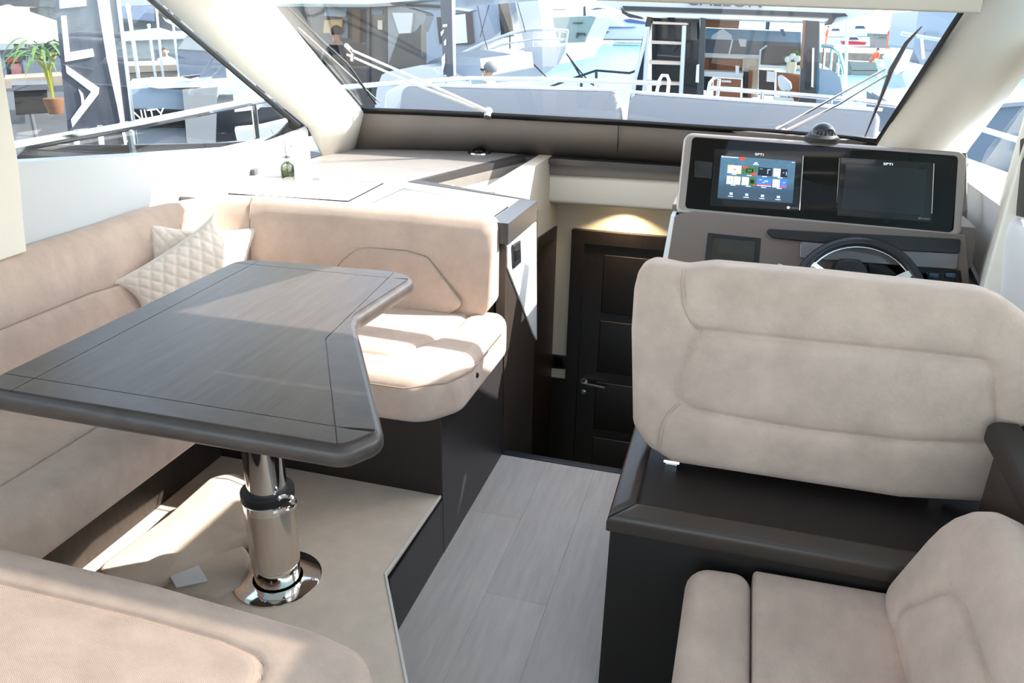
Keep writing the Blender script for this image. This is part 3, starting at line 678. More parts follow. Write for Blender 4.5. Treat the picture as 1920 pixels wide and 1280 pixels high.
# ================================================================== FOLDED RUG under the table
rg = root('folded_rug', 'folded beige rug heaped beside the chrome table pole', 'rug', PZ(340, 990, .23))
nr = V((.1, -.15, 1)).normalized(); p0 = PZ(330, 980, .30)
mb = MB(); mb.slab([hit(x, y, p0, nr) for x, y in ((170, 1065), (310, 962), (392, 890), (440, 878), (540, 940), (552, 975), (530, 998), (455, 1012), (400, 1035), (320, 1083), (215, 1105))], nr, .05, .026, rad=.04, crown=.022, seg=6); part(mb, 'top_fold', CARPET, rg, smooth=60)
p1 = PZ(400, 1060, .25)
mb = MB(); mb.slab([hit(x, y, p1, nr) for x, y in ((300, 1090), (380, 1040), (452, 1012), (470, 1040), (450, 1095), (400, 1120), (320, 1110))], nr, .03, .014, rad=.03, crown=.008, seg=5); part(mb, 'bottom_fold', CARPET, rg, smooth=60)
mb = MB(); mb.slab([hit(x, y, p1+V((0, 0, .02)), nr) for x, y in ((318, 1080), (372, 1058), (390, 1088), (330, 1100))], nr, .005, .002); part(mb, 'care_label', WHITE, rg)

# ================================================================== HELM CONSOLE
hc = root('helm_console', 'brown leatherette helm console carrying the wide black instrument panel', 'console', (.3, 3.2, 0))
nc = V((0, -.94, .34)).normalized(); pc0 = V((0, 2.98, .85))
LC = lambda x, y, off=0: hit(x, y, pc0+nc*off, nc)
mb = MB(); mb.slab([LC(1244, 520), LC(1262, 404), LC(1300, 395), LC(1810, 440), LC(1822, 560), LC(1240, 560)], nc, .10, .006); part(mb, 'front_panel', CONS, hc)
part(MB().box((-.225, 3.02, -1.2), (.86, 3.62, .78)), 'body', CONS, hc, smooth=0)
part(MB().prism([V((-.225, 3.02, .78)), V((-.225, 3.62, .78)), V((-.225, 3.62, .955)), V((-.225, 3.10, .955))], (1.085, 0, 0)), 'dash_top', FASCIA, hc, smooth=0)
mb = MB(); mb.prism([LC(1236, 520), LC(1258, 404), LC(1266, 404), LC(1246, 520)], V((0, .25, 0))); part(mb, 'lit_side_edge', PADW, hc, smooth=0)  # console chamfer, its lit look put into a white strip
# lower right: glossy sloped dash, black shelf
mb = MB(); mb.slab([LC(1500, 452, .012), LC(1798, 468, .012), LC(1795, 506, .012), LC(1500, 484, .012)], nc, .02, .004, rad=.01); part(mb, 'gloss_dash', mat('gloss_taupe', (.20, .19, .20), .12, .3), hc)
mb = MB(); mb.slab([LC(x, y, .016) for x, y in ((1430, 428), (1803, 448), (1800, 476), (1690, 470), (1560, 458), (1450, 446))], nc, .03, .004, rad=.01); part(mb, 'pod_shade_strip', BLACK, hc)  # black strip standing in for the shade beneath the pod
mb = MB(); mb.slab([LC(x, y, .03) for x, y in ((1625, 492), (1802, 506), (1808, 560), (1640, 552))], nc, .03, .004, rad=.01); part(mb, 'switch_shelf', GLOSSB, hc)
mb = MB(); mb.slab([LC(x, y, .10) for x, y in ((1553, 540), (1568, 490), (1580, 484), (1612, 486), (1625, 498), (1640, 540))], nc, .10, .012, rad=.012); part(mb, 'gauge_hood', BLACK, hc)
ld = part(MB().slab([LC(x, y, .004) for x, y in ((1327, 436), (1427, 446), (1421, 520), (1318, 516))], nc, .01, .003, rad=.004), 'lower_display', BLACK, hc)
part(MB().slab([LC(x, y, .007) for x, y in ((1338, 446), (1416, 453), (1411, 512), (1330, 508))], nc, .004, .001), 'screen', mat('lower_screen', (.035, .033, .025), .12), ld)
part(MB().slab([LC(x, y, .012) for x, y in ((1459, 494), (1467, 495), (1466, 512), (1458, 511))], nc, .012, .003), 'key_switch', PADW, hc)
mb = MB(); mb.tube([PX(1806, 290, .862), PX(1806, 450, .862), PX(1818, 500, .862), PX(1840, 545, .862)], .014, 6); part(mb, 'edge_gasket', BLACK, hc)
# throttle
th = root('throttle_control', 'black engine throttle box with blue shine at the right end of the dash', 'throttle', LC(1766, 530, .03))
mb = MB(); mb.slab([LC(x, y, .075) for x, y in ((1733, 507), (1795, 513), (1802, 536), (1738, 530))], nc, .045, .010, .002, rad=.012); part(mb, 'housing', GLOSSB, th)
for x0 in (1742, 1774):
    mb = MB(); mb.slab([LC(x0+dx, y, .085) for dx, y in ((0, 511), (20, 513), (18, 522), (-1, 520))], nc, .012, .004, rad=.006); part(mb, 'lever', mat('painted_blue_reflection', (.015, .05, .11), .08), th)  # blue reflections on the box put into the lever colour

# instrument pod
pod = root('instrument_pod', 'wide taupe framed black instrument panel with two chart displays', 'instrument panel', (.29, 3.1, .93))
npd = V((0, -.93, .36)).normalized(); pp = V((0, 3.02, .94))
LP = lambda x, y, off=0: hit(x, y, pp+npd*off, npd)
mb = MB(); mb.slab([LP(1283, 247), LP(1814, 284), LP(1803, 446), LP(1640, 440), LP(1500, 428), LP(1440, 416), LP(1266, 400)], npd, .09, .014, .02, rad=[.035, .035, .03, 0, .03, .05, .03], seg=5); part(mb, 'frame', TAUPEM, pod)
gp = part(MB().slab([LP(x, y, .003) for x, y in ((1298, 256), (1797, 292), (1788, 436), (1284, 390))], npd, .01, .002, rad=.016), 'glass_panel', GLOSSB, pod)
mb = MB(); mb.slab([LP(1400, 418, -.005), LP(1802, 448, -.005), LP(1798, 458, -.005), LP(1450, 440, -.005), LP(1425, 428, -.005)], npd, .10, .01, rad=[0, .02, .02, .04, .02]); part(mb, 'lower_visor', BLACK, pod)
mb = MB(); mb.slab([LP(1268, 402, -.03), LP(1440, 418, -.03), LP(1430, 432, -.03), LP(1268, 420, -.03)], npd, .06, .008); part(mb, 'lower_lip', mat('blue_gloss', (.06, .08, .11), .15), pod)
part(MB().slab([LP(x, y, .006) for x, y in ((1303, 301), (1336, 304), (1334, 335), (1302, 332))], npd, .006, .002), 'speaker_grille', BLACK, pod)
def em(name, c, s=1.0): return mat(name, c, .3, emit=(*c, s))
SC = [(1352, 291), (1492, 302), (1486, 381), (1345, 371)]
def bil(Q, u, v, off):
    a, b, c, d = [LP(x, y, off) for x, y in Q]; return a*(1-u)*(1-v)+b*u*(1-v)+c*u*v+d*(1-u)*v
def disp(label, Q, lit):
    e = part(MB().slab([LP(x, y, .005) for x, y in Q], npd, .004, .001), 'display', mat('screen_off', (.006, .0075, .009), .1), gp)
    if label: e['label'] = label
    return e
dl = disp('lit chart display with rows of small pictures', [(1341, 279), (1505, 291), (1497, 395), (1332, 385)], True)
N_ = 14; rows = []
mb = MB(); mb.prism([bil(SC, u, v, .0068) for u, v in ((0, 0), (1, 0), (1, 1), (0, 1))], npd*-.001)
scr = mat('lit_screen', (.05, .1, .16), .3, emit=(.05, .11, .17, .55)); 
if 'ramp' not in scr:
    T = scr.node_tree; b = T.nodes['Principled BSDF']; n = T.nodes.new('ShaderNodeTexNoise'); n.inputs['Scale'].default_value = 60; n.inputs['Detail'].default_value = 8
    tc = T.nodes.new('ShaderNodeTexCoord'); sx = T.nodes.new('ShaderNodeSeparateXYZ'); T.links.new(tc.outputs['Generated'], sx.inputs[0]); T.links.new(tc.outputs['Object'], n.inputs[0])
    rp = T.nodes.new('ShaderNodeValToRGB'); rp.color_ramp.elements[0].position = .25; rp.color_ramp.elements[0].color = (.02, .03, .04, 1); rp.color_ramp.elements[1].position = .5; rp.color_ramp.elements[1].color = (.07, .16, .24, 1)
    T.links.new(sx.outputs[2], rp.inputs[0]); mx = T.nodes.new('ShaderNodeMixRGB'); mx.blend_type = 'OVERLAY'; mx.inputs[0].default_value = .7
    T.links.new(rp.outputs[0], mx.inputs[1]); T.links.new(n.outputs[0], mx.inputs[2]); T.links.new(mx.outputs[0], b.inputs['Emission Color'])
part(mb, 'picture', scr, dl, smooth=0)
def ui(rects, name, mats):
    mb = MB(); ms = []
    for u0, v0, u1, v1, mm, lay in rects:
        if mm not in ms: ms.append(mm)
        mb.prism([bil(SC, u, v, .0072+lay*.0003) for u, v in ((u0, v0), (u1, v0), (u1, v1), (u0, v1))], npd*-.0003, ms.index(mm))
    mb.build(name, ms, dl, smooth=0)
WH = em('ui_white', (.55, .6, .66)); OR = em('ui_orange', (.9, .5, .15)); DK = em('ui_dark', (.01, .012, .02), .3); BL = em('ui_blue', (.03, .12, .75)); RD = em('ui_red', (.45, .04, .02)); GRN = em('ui_green', (.03, .10, .03)); TX = em('ui_text', (.55, .6, .65)); CY = em('ui_cyan', (.2, .4, .8))
tw, thh = .185, .19
for r in range(2):
    for c in range(4):
        u0 = .105+c*.205; v0 = .21+r*.255; u1 = u0+tw; v1 = v0+thh; um = (u0+u1)/2; R = []
        if (r, c) == (0, 0): R = [(u0, v0, u1, v1, WH, 0), (u0, v0, u0+.05, v0+.08, OR, 1), (u1-.06, v1-.06, u1, v1, OR, 1), (um-.01, v0+.08, um+.02, v0+.11, RD, 1)]
        elif (r, c) == (0, 1): R = [(u0, v0, u1, v1, GRN, 0), (u0, v0, u0+.06, v0+.05, RD, 1), (u1-.07, v1-.06, u1, v1, RD, 1), (um-.05, v0+.05, um+.05, v1-.05, DK, 1), (um-.03, v0+.07, um+.03, v1-.07, GRN, 2)]
        elif (r, c) == (0, 2): R = [(u0, v0, u1, v1, DK, 0), (u0+.02, v0+.03, u0+.06, v0+.04, CY, 1), (u1-.06, v0+.03, u1-.05, v1-.05, CY, 1), (u1-.06, v0+.03, u1-.02, v0+.045, CY, 1)]
        elif (r, c) == (0, 3): R = [(u0, v0, um, v1, WH, 0), (um, v0, u1, v1, DK, 0), (u0, v0, u0+.03, v0+.03, OR, 1), (um+.03, v0+.08, um+.05, v0+.09, TX, 1), (u1-.02, v0+.06, u1-.01, v1-.05, CY, 1)]
        elif (r, c) == (1, 0): R = [(u0, v0, um-.004, v1, WH, 0), (um+.004, v0, u1, v1, WH, 0), (u0, v0, u0+.025, v0+.03, OR, 1), (um+.004, v0, um+.03, v0+.03, OR, 1), (u1-.03, v1-.03, u1, v1, OR, 1), (u0+.04, v0+.08, u0+.055, v0+.11, RD, 1)]
        elif (r, c) == (1, 1): R = [(u0, v0, um, v1, WH, 0), (um, v0, u1, v1, GRN, 0), (u0, v0, u0+.025, v0+.03, OR, 1), (u1-.03, v1-.03, u1, v1, RD, 1), (um+.02, v0+.05, u1-.02, v1-.05, DK, 1)]
        elif (r, c) == (1, 2): R = [(u0, v0, u1, v1, BL, 0), (u0, v1-.055, u1, v1-.025, RD, 1), (u0, v1-.025, u1, v1-.012, WH, 1), (u0+.03, v0+.03, u0+.06, v0+.04, WH, 1), (u1-.09, v0+.05, u1-.04, v0+.07, WH, 1), (u0+.07, v0+.09, u0+.10, v0+.1, WH, 1)]
        else: R = [(u0, v0, um, v1, WH, 0), (um, v0, u1, v1, BL, 0), (um, v1-.05, u1, v1-.02, RD, 1), (u0, v0, u0+.025, v0+.03, OR, 1), (um+.04, v0+.06, u1-.02, v0+.07, WH, 1)]
        R.append((u0+.06, v1+.012, u1-.06, v1+.028, TX, 0))
        ui(R, 'picture_tile', None)
for q_ in ((.01, .015, .035, .045, TX, 0), (.045, .02, .24, .035, TX, 0), (.26, .0, .325, .075, RD, 0), (.46, .10, .50, .13, TX, 0), (.44, .145, .52, .16, TX, 0), (.95, .03, .985, .045, TX, 0)): ui([q_], 'status_mark', None)
for k in range(4): ui([(.16+k*.21, .85, .20+k*.21, .90, TX, 0), (.14+k*.21, .93, .21+k*.21, .945, TX, 0)], 'menu_icon', None)
dd = disp('unlit chart display', [(1576, 295), (1752, 305), (1746, 416), (1570, 404)], False)
part(MB().slab([LP(x, y, .0075) for x, y in ((1586, 307), (1738, 318), (1732, 404), (1580, 392))], npd, .002, .001), 'screen', mat('dark_screen', (.012, .016, .020), .15), dd)
for pts, dsp in ((((1506, 292), (1499, 394)), dl), (((1574, 296), (1569, 380)), dd), (((1751, 307), (1747, 400)), dd)):
    part(MB().tube([LP(*pts[0], .008), LP(*pts[1], .008)], .0016 if dsp is dl or pts[0][0] > 1700 else .0007, 6), 'chrome_edge', CHROME, dsp)
for x, y, dsp in ((1415, 291, dl), (1656, 309, dd)):
    q = LP(x, y, .010); rgt = (LP(x+10, y+.7, .010)-q)
    text_mesh('lettering', 'SPTI', .012, q, rgt, V((0, .3, 1)), TX, dsp, .0003, 'LEFT', 1.5)
for x, y, dsp in ((1478, 389, dl), (1724, 409, dd)):
    for k in range(5):
        part(MB().lathe([(.0035 if k else .005, 0), (.0035 if k else .005, .001)], LP(x+k*4.4, y+k*.4, .0075), npd, 10), 'indicator', TX if (k == 0 and dsp is dl) else mat('ui_dim', (.12, .12, .12), .4), dsp)
# compass on top
cm = root('compass', 'black domed compass standing on top of the instrument panel', 'compass', LP(1540, 263, -.03))
c = V(cm['_o'])
part(MB().lathe([(.062, 0), (.062, .012), (.052, .020), (.050, .022)], c, n=28), 'base', RUB, cm)
part(MB().sphere(c+V((0, 0, .018)), (.046, .046, .046), 22, z0=0), 'dome', glass('compass_glass', (.35, .4, .45), 1.4), cm)
part(MB().lathe([(.040, 0), (.036, .028), (.012, .040)], c+V((0, 0, .018)), n=24), 'card', BLACK, cm)
for k in range(7):
    a = -math.pi/2+(k-3)*.36; part(MB().box(*[tuple(c+V((.0385*math.cos(a)+s*.0035, .0385*math.sin(a)+s*.001, .030+s*.008))) for s in (-1, 1)]), 'card_mark', WHITE, cm, smooth=0)
# steering wheel
sw = root('steering_wheel', 'black steering wheel with chrome inner ring and spokes at the helm', 'steering wheel', V((.43, 2.83, .79)))
ns = V((0, -.80, .60)).normalized(); ctr = hit(1608, 556, V((0, 2.80, .83)), V((0, 1, 0))); xs = V((1, 0, 0)); ys_ = ns.cross(xs)
RW = .205
ring = lambda r, off, n=48: [ctr+(xs*math.cos(k*2*math.pi/n)+ys_*math.sin(k*2*math.pi/n))*r+ns*off for k in range(n)]
part(MB().tube(ring(RW, 0), .020, 12, closed=True), 'rim', mat('wheel_black', (.012, .014, .018), .28), sw)
part(MB().tube(ring(RW-.022, .008), .0035, 8, closed=True), 'inner_ring', CHROME, sw)
pt = lambda r, deg, off=0: ctr+(xs*math.cos(math.radians(deg))+ys_*math.sin(math.radians(deg)))*r+ns*off
for d in (148, 32, 205, 335, 270):
    w_ = .011; t_ = V(pt(1, d)-ctr); s_ = ns.cross(t_)
    part(MB().slab([pt(.05, d, .012)+s_*w_, pt(.05, d, .012)-s_*w_, pt(RW-.012, d, .008)-s_*w_*1.2, pt(RW-.012, d, .008)+s_*w_*1.2], ns, .010, .003), 'spoke', CHROME, sw)
part(MB().lathe([(.055, -.03), (.060, .0), (.056, .018), (.046, .026), (.044, .022)], ctr, ns, 28), 'hub', mat('wheel_black', (.012, .014, .018), .28), sw)
part(MB().lathe([(.034, .020), (.030, .028), (.010, .032)], ctr, ns, 24), 'hub_cap', STEEL, sw)
part(MB().tube([ctr, ctr-ns*.14], .03, 14), 'column', BLACK, sw)

# ================================================================== HELM SEAT with its plinth
pn = root('seat_plinth', 'dark brown plinth with rounded top rails carrying the helm seat', 'plinth', (.3, 1.8, 0))
part(MB().box((-.185, 1.545, 0), (.60, 2.25, .525)), 'body', BROWND, pn, smooth=0)
part(MB().box((.60, 1.79, 0), (.87, 2.25, .53)), 'body_wing', BROWND, pn, smooth=0)
mb = MB(); mb.slab([V((-.195, 1.535, .545)), V((.60, 1.535, .545)), V((.60, 1.605, .545)), V((-.135, 1.605, .545))], (0, -.15, 1), .05, .018, .004, seg=5); part(mb, 'aft_rail', mat('rail_brown', (.055, .042, .034), .4), pn)
mb = MB(); mb.slab([V((-.196, 1.54, .545)), V((-.135, 1.605, .545)), V((-.135, 2.25, .545)), V((-.196, 2.25, .545))], (-.15, 0, 1), .05, .018, .004, seg=5); part(mb, 'side_rail', mat('rail_brown', (.055, .042, .034), .4), pn)
part(MB().box((-.135, 1.60, .52), (.60, 2.25, .532)), 'top_panel', BROWN, pn, smooth=0)
hs = root('helm_chair', 'beige chenille helm seat with its broad backrest turned to the viewer', 'chair', (.27, 1.9, .53))
nh = V((0, -.99, .10)).normalized(); ph = V((0, 1.795, .8)); LH = lambda x, y, off=0: hit(x, y, ph+nh*off, nh)
HPN = [LH(x, y, .0) for x, y in ((1268, 748), (1276, 708), (1300, 640), (1318, 620), (1500, 640), (1700, 660), (1850, 678), (1868, 700), (1872, 822), (1850, 835), (1700, 828), (1500, 805), (1300, 770))]
HG = rounded(HPN, nh, [.03, .05, .05, .03, 0, 0, .04, .04, .03, .03, 0, 0, .04])
mb = MB(); mb.slab([LH(x, y) for x, y in ((1181, 620), (1186, 545), (1196, 505), (1222, 494), (1285, 507), (1340, 500), (1560, 520), (1860, 552), (1905, 572), (1985, 640), (1995, 800), (1975, 935), (1880, 950), (1690, 940), (1262, 873), (1215, 845), (1184, 800))], nh, .15, .034, .05, rad=[.1, .1, .04, .04, .09, .12, 0, .08, .1, .08, .1, .08, .06, 0, .05, .06, .06], seg=7, crown=.012, grooves=[(HG, True, .016, .024), ([LH(x, y) for x, y in ((1279, 505), (1278, 530), (1282, 570), (1294, 600), (1312, 622))], False, .004, .012), ([LH(x, y) for x, y in ((1272, 758), (1252, 775), (1239, 800), (1231, 860))], False, .004, .012)])
hb = part(mb, 'backrest', FAB, hs, smooth=60)
for off in (0, 7):
    part(MB().tube([LH(x+off, y, .003) for x, y in ((1279, 505), (1276, 530), (1280, 570), (1292, 600), (1310, 620))], .0009, 5), 'seam', SEAML, hb)
    part(MB().tube([LH(x+off, y, .001) for x, y in ((1268, 758), (1250, 775), (1238, 800), (1231, 842))], .0009, 5), 'seam', SEAML, hb)
part(MB().tube([LH(x, y, -.012) for x, y in ((1225, 500), (1285, 516), (1340, 509), (1560, 530), (1860, 562))], .0009, 5), 'seam', SEAML, hb)
mb = MB(); mb.slab([V((-.11, 1.98, .66)), V((.72, 1.98, .66)), V((.72, 2.42, .66)), V((-.11, 2.42, .66))], (0, 0, 1), .13, .045, rad=.06, crown=.01, seg=5); part(mb, 'seat_cushion', FAB, hs, smooth=60)
hg = part(MB().box((-.085, 1.80, .532), (-.055, 1.86, .55)), 'hinge_bracket', STEEL, hs, smooth=0)
part(MB().tube([V((-.09, 1.815, .552)), V((-.05, 1.815, .552))], .008, 8), 'hinge_pin', CHROME, hg)
part(MB().box((.55, 1.82, .532), (.58, 1.88, .60)), 'hinge_bracket', STEEL, hs, smooth=0)

# ================================================================== STARBOARD SETTEE
ss = root('side_settee', 'small beige chenille settee in the right foreground', 'settee', (.25, 1.0, 0))
part(MB().box((.03, .1, 0), (.60, 1.53, .34)), 'base', BROWND, ss, smooth=0)
mb = MB(); mb.slab([V((x, y, .478)) for x, y in ((-.012, .1), (.146, .1), (.146, 1.525), (.004, 1.515))], (0, 0, 1), .15, .036, .03, rad=[.04, .04, .04, .06], crown=.006, seg=6); part(mb, 'seat_bolster', FAB2, ss, smooth=60)
mb = MB(); mb.slab([V((x, y, .482)) for x, y in ((.147, .1), (.56, .1), (.56, 1.535), (.147, 1.525))], (0, 0, 1), .15, .014, .03, rad=[.01, .02, .02, .01], crown=.006, seg=6); part(mb, 'seat_cushion', FAB2, ss, smooth=60)
nb = V((-.93, 0, .36)).normalized()
bb = lambda y, z, off=0: V((.40+(z-.47)*.36/.93, y, z))+nb*off
SPN = [bb(y, z, 0) for y, z in ((.05, .50), (1.44, .50), (1.34, .655), (1.27, .675), (.05, .67))]
mb = MB(); mb.slab([bb(y, z) for y, z in ((.05, .47), (1.535, .47), (1.535, .805), (.05, .805))], nb, .11, .05, .05, rad=[0, .06, .17, 0], seg=7, crown=.012, grooves=[(rounded(SPN, nb, [0, .03, .03, .05, 0]), True, .016, .022)]); sb = part(mb, 'backrest', FAB2, ss, smooth=60)
# dark side cabinet with fiddle rail and tray
sc = root('side_cabinet', 'dark wood side cabinet with rounded rim at the right edge beside the helm seat', 'cabinet', (.76, 1.0, 0))
DW = mat('dark_brown_oak2', (.045, .03, .023), .4, noise=.3, nscale=6, stretch=(2, 2, 10))
part(MB().box((.63, .1, 0), (.88, 1.74, .775)), 'body', DW, sc, smooth=0)
rim = [V((.605, .1, .80)), V((.605, 1.785, .80)), V((.87, 1.785, .80)), V((.87, .1, .80))]
part(MB().slab([V((.605, .1, .81)), V((.605, 1.785, .81)), V((.68, 1.785, .81)), V((.68, .1, .81))], (0, 0, 1), .05, .015, rad=[0, .06, 0, 0], seg=4), 'rim', BROWN, sc)
part(MB().slab([V((.68, 1.70, .81)), V((.68, 1.785, .81)), V((.88, 1.785, .81)), V((.88, 1.70, .81))], (0, 0, 1), .05, .015, seg=4), 'rim', BROWN, sc)
part(MB().box((.68, .1, .772), (.88, 1.70, .780)), 'tray', DW, sc, smooth=0)
part(MB().box((.69, 1.58, .780), (.87, 1.66, .792)), 'tray_insert', mat('pale_fabric_insert', (.6, .42, .34), .8), sc, smooth=0)
part(MB().box((.69, 1.668, .780), (.72, 1.695, .800)), 'tray_clip', STEEL, sc, smooth=0)

# ================================================================== OUTSIDE: water, our own decks
WZ = -1.35
wm = mat('sea_water', (.11, .27, .37), .22, spec=.25, bump=.8, bscale=1.6, stretch=(1, 2.2, 1))
wm.node_tree.nodes['Bump'].inputs['Distance'].default_value = .5
wtr = MB().box((-400, -60, WZ-.5), (400, 700, WZ)).build('water', wm, smooth=0); struct(wtr, 'rippled blue harbour water')
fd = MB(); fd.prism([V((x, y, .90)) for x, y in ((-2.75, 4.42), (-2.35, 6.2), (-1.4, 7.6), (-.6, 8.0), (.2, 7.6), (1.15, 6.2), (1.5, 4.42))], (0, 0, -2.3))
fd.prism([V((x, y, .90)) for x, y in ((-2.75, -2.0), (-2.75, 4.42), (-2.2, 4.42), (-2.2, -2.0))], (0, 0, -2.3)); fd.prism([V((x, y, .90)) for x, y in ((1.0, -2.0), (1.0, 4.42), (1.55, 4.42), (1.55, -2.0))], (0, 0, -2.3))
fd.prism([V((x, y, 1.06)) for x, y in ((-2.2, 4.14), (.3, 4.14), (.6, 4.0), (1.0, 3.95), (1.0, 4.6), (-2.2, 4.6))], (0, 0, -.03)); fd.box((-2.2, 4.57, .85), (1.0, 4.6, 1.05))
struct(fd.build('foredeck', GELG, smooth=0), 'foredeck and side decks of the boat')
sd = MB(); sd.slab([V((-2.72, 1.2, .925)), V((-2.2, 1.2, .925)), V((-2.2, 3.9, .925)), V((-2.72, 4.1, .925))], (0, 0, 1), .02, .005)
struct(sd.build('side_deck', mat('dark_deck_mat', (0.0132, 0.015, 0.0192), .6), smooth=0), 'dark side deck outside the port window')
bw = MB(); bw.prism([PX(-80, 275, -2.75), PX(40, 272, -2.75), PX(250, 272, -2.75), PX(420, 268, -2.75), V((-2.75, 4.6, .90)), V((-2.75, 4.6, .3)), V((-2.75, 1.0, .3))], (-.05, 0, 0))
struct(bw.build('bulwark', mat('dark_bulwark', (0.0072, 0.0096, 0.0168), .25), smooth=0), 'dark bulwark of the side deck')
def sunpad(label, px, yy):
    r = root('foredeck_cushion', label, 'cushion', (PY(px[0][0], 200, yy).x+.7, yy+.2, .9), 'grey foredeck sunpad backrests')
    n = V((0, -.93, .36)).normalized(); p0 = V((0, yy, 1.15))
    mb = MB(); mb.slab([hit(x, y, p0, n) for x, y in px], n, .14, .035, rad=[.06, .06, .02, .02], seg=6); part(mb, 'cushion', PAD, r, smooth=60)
    mb = MB(); mb.tube([hit(x, y, p0, n)+V((0, .01, .0)) for x, y in px[:2]], .01, 6); part(mb, 'piping', WHITE, r)
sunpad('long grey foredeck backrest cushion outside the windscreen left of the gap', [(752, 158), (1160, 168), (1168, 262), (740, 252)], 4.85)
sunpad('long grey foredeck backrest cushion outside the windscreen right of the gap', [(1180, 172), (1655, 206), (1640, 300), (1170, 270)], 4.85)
pb = root('sunpad_console', 'white moulded side locker at the left end of the foredeck cushions', 'locker', (-2.4, 5.0, .9))
mb = MB(); mb.slab([PY(x, y, 5.0) for x, y in ((712, 240), (722, 172), (745, 160), (775, 160), (765, 240))], (0, -1, 0), .4, .03, rad=.03); part(mb, 'moulding', GEL, pb)
# chrome rails
rl = root('deck_rail', 'chrome guard rail running along the port side deck to the bow', 'guard rail', (-2.6, 3.2, .9))
pts = [PX(-60, 290, -2.6), PX(30, 275, -2.6), PX(260, 233, -2.6), PX(500, 185, -2.6), PY(640, 164, 5.4), PY(760, 154, 6.0), PY(880, 147, 6.4), PY(1000, 148, 6.6), PY(1240, 156, 6.7)]
part(MB().tube(pts, [.021]*4+[.020]*5, 10), 'top_rail', CHROME, rl)
for a, b in ((240, 290), (475, 282)):
    q = PX(a, {240: 236, 475: 190}[a], -2.6); part(MB().tube([q, V((q.x, q.y, .9))], .016, 8), 'stanchion', CHROME, rl)
for x, y, yy in ((880, 147, 6.4), (1118, 152, 6.65)):
    q = PY(x, y, yy); part(MB().tube([q, V((q.x-.03, q.y, .9))], .014, 8), 'stanchion', CHROME, rl)
q = PY(1240, 156, 6.7); part(MB().tube([q+V((-.06, 0, -.3)), q+V((-.02, 0, .02)), q+V((.0, 0, .06)), q+V((.04, 0, .06)), q+V((.06, 0, .02)), q+V((.05, 0, -.3))], .014, 8), 'end_loop', CHROME, rl)
rs = root('deck_rail', 'chrome guard rail across the starboard bow beyond the right cushion', 'guard rail', (.8, 6.6, .9))
pts = [PY(1330, 165, 6.7), PY(1480, 176, 6.5), PY(1600, 187, 6.2), PY(1700, 200, 5.8), V((1.6, 5.0, 1.02))]
part(MB().tube(pts, .018, 10), 'top_rail', CHROME, rs)
q = PY(1330, 165, 6.7); part(MB().tube([q+V((-.03, 0, -.3)), q+V((0, 0, .04)), q+V((.03, 0, .08)), q+V((.07, 0, .07)), q+V((.07, 0, -.3))], .014, 8), 'end_loop', CHROME, rs)
for x, y, yy in ((1430, 172, 6.55), (1560, 184, 6.3)):
    q = PY(x, y, yy); part(MB().tube([q, V((q.x, q.y, .9))], .014, 8), 'stanchion', CHROME, rs)
# windscreen wipers on the outer face
nw = V((0, .574, .819)); pw = V((0, 3.84, 1.20))
LW = lambda x, y, o=.02: hit(x, y, pw+nw*o, nw)
wl = root('windscreen_wiper', 'pale twin-arm windscreen wiper resting on the left of the windscreen', 'wiper', LW(915, 212))
for dx, dy in ((0, 0), (-5, 10)):
    part(MB().tube([LW(655+dx, 92+dy), LW(780+dx, 147+dy), LW(918+dx*.2, 210+dy*.2)], [.006, .007, .010], 6), 'arm', PADW, wl)
part(MB().tube([LW(648, 84), LW(662, 98), LW(660, 112)], .010, 6), 'joint', STEEL, wl)
part(MB().tube([LW(540, 14), LW(600, 75), LW(650, 120), LW(705, 195)], [.004, .009, .009, .004], 6), 'blade', BLACK, wl)
part(MB().tube([LW(560, 52), LW(640, 125), LW(712, 192)], .003, 6), 'blade_spring', STEEL, wl)
part(MB().lathe([(.022, -.03), (.022, .01), (.012, .02)], LW(916, 210), nw, 14), 'pivot', STEEL, wl)
wr = root('windscreen_wiper', 'twin-arm windscreen wiper with black blade on the right of the windscreen', 'wiper', LW(1465, 247))
for dx, dy in ((0, 0), (14, 10)):
    part(MB().tube([LW(1458+dx, 243+dy*.4), LW(1560+dx, 185+dy), LW(1662+dx*.3, 128+dy)], [.009, .005, .005], 6), 'arm', STEEL, wr)
part(MB().tube([LW(1622, 256), LW(1655, 175), LW(1672, 130), LW(1700, 80), LW(1728, 50)], [.003, .008, .011, .008, .003], 6), 'blade', BLACK, wr)
part(MB().tube([LW(1640, 205), LW(1668, 150), LW(1690, 100)], .004, 6), 'blade_spring', STEEL, wr)
part(MB().lathe([(.022, -.03), (.022, .01), (.012, .02)], LW(1462, 245), nw, 14), 'pivot', STEEL, wr)

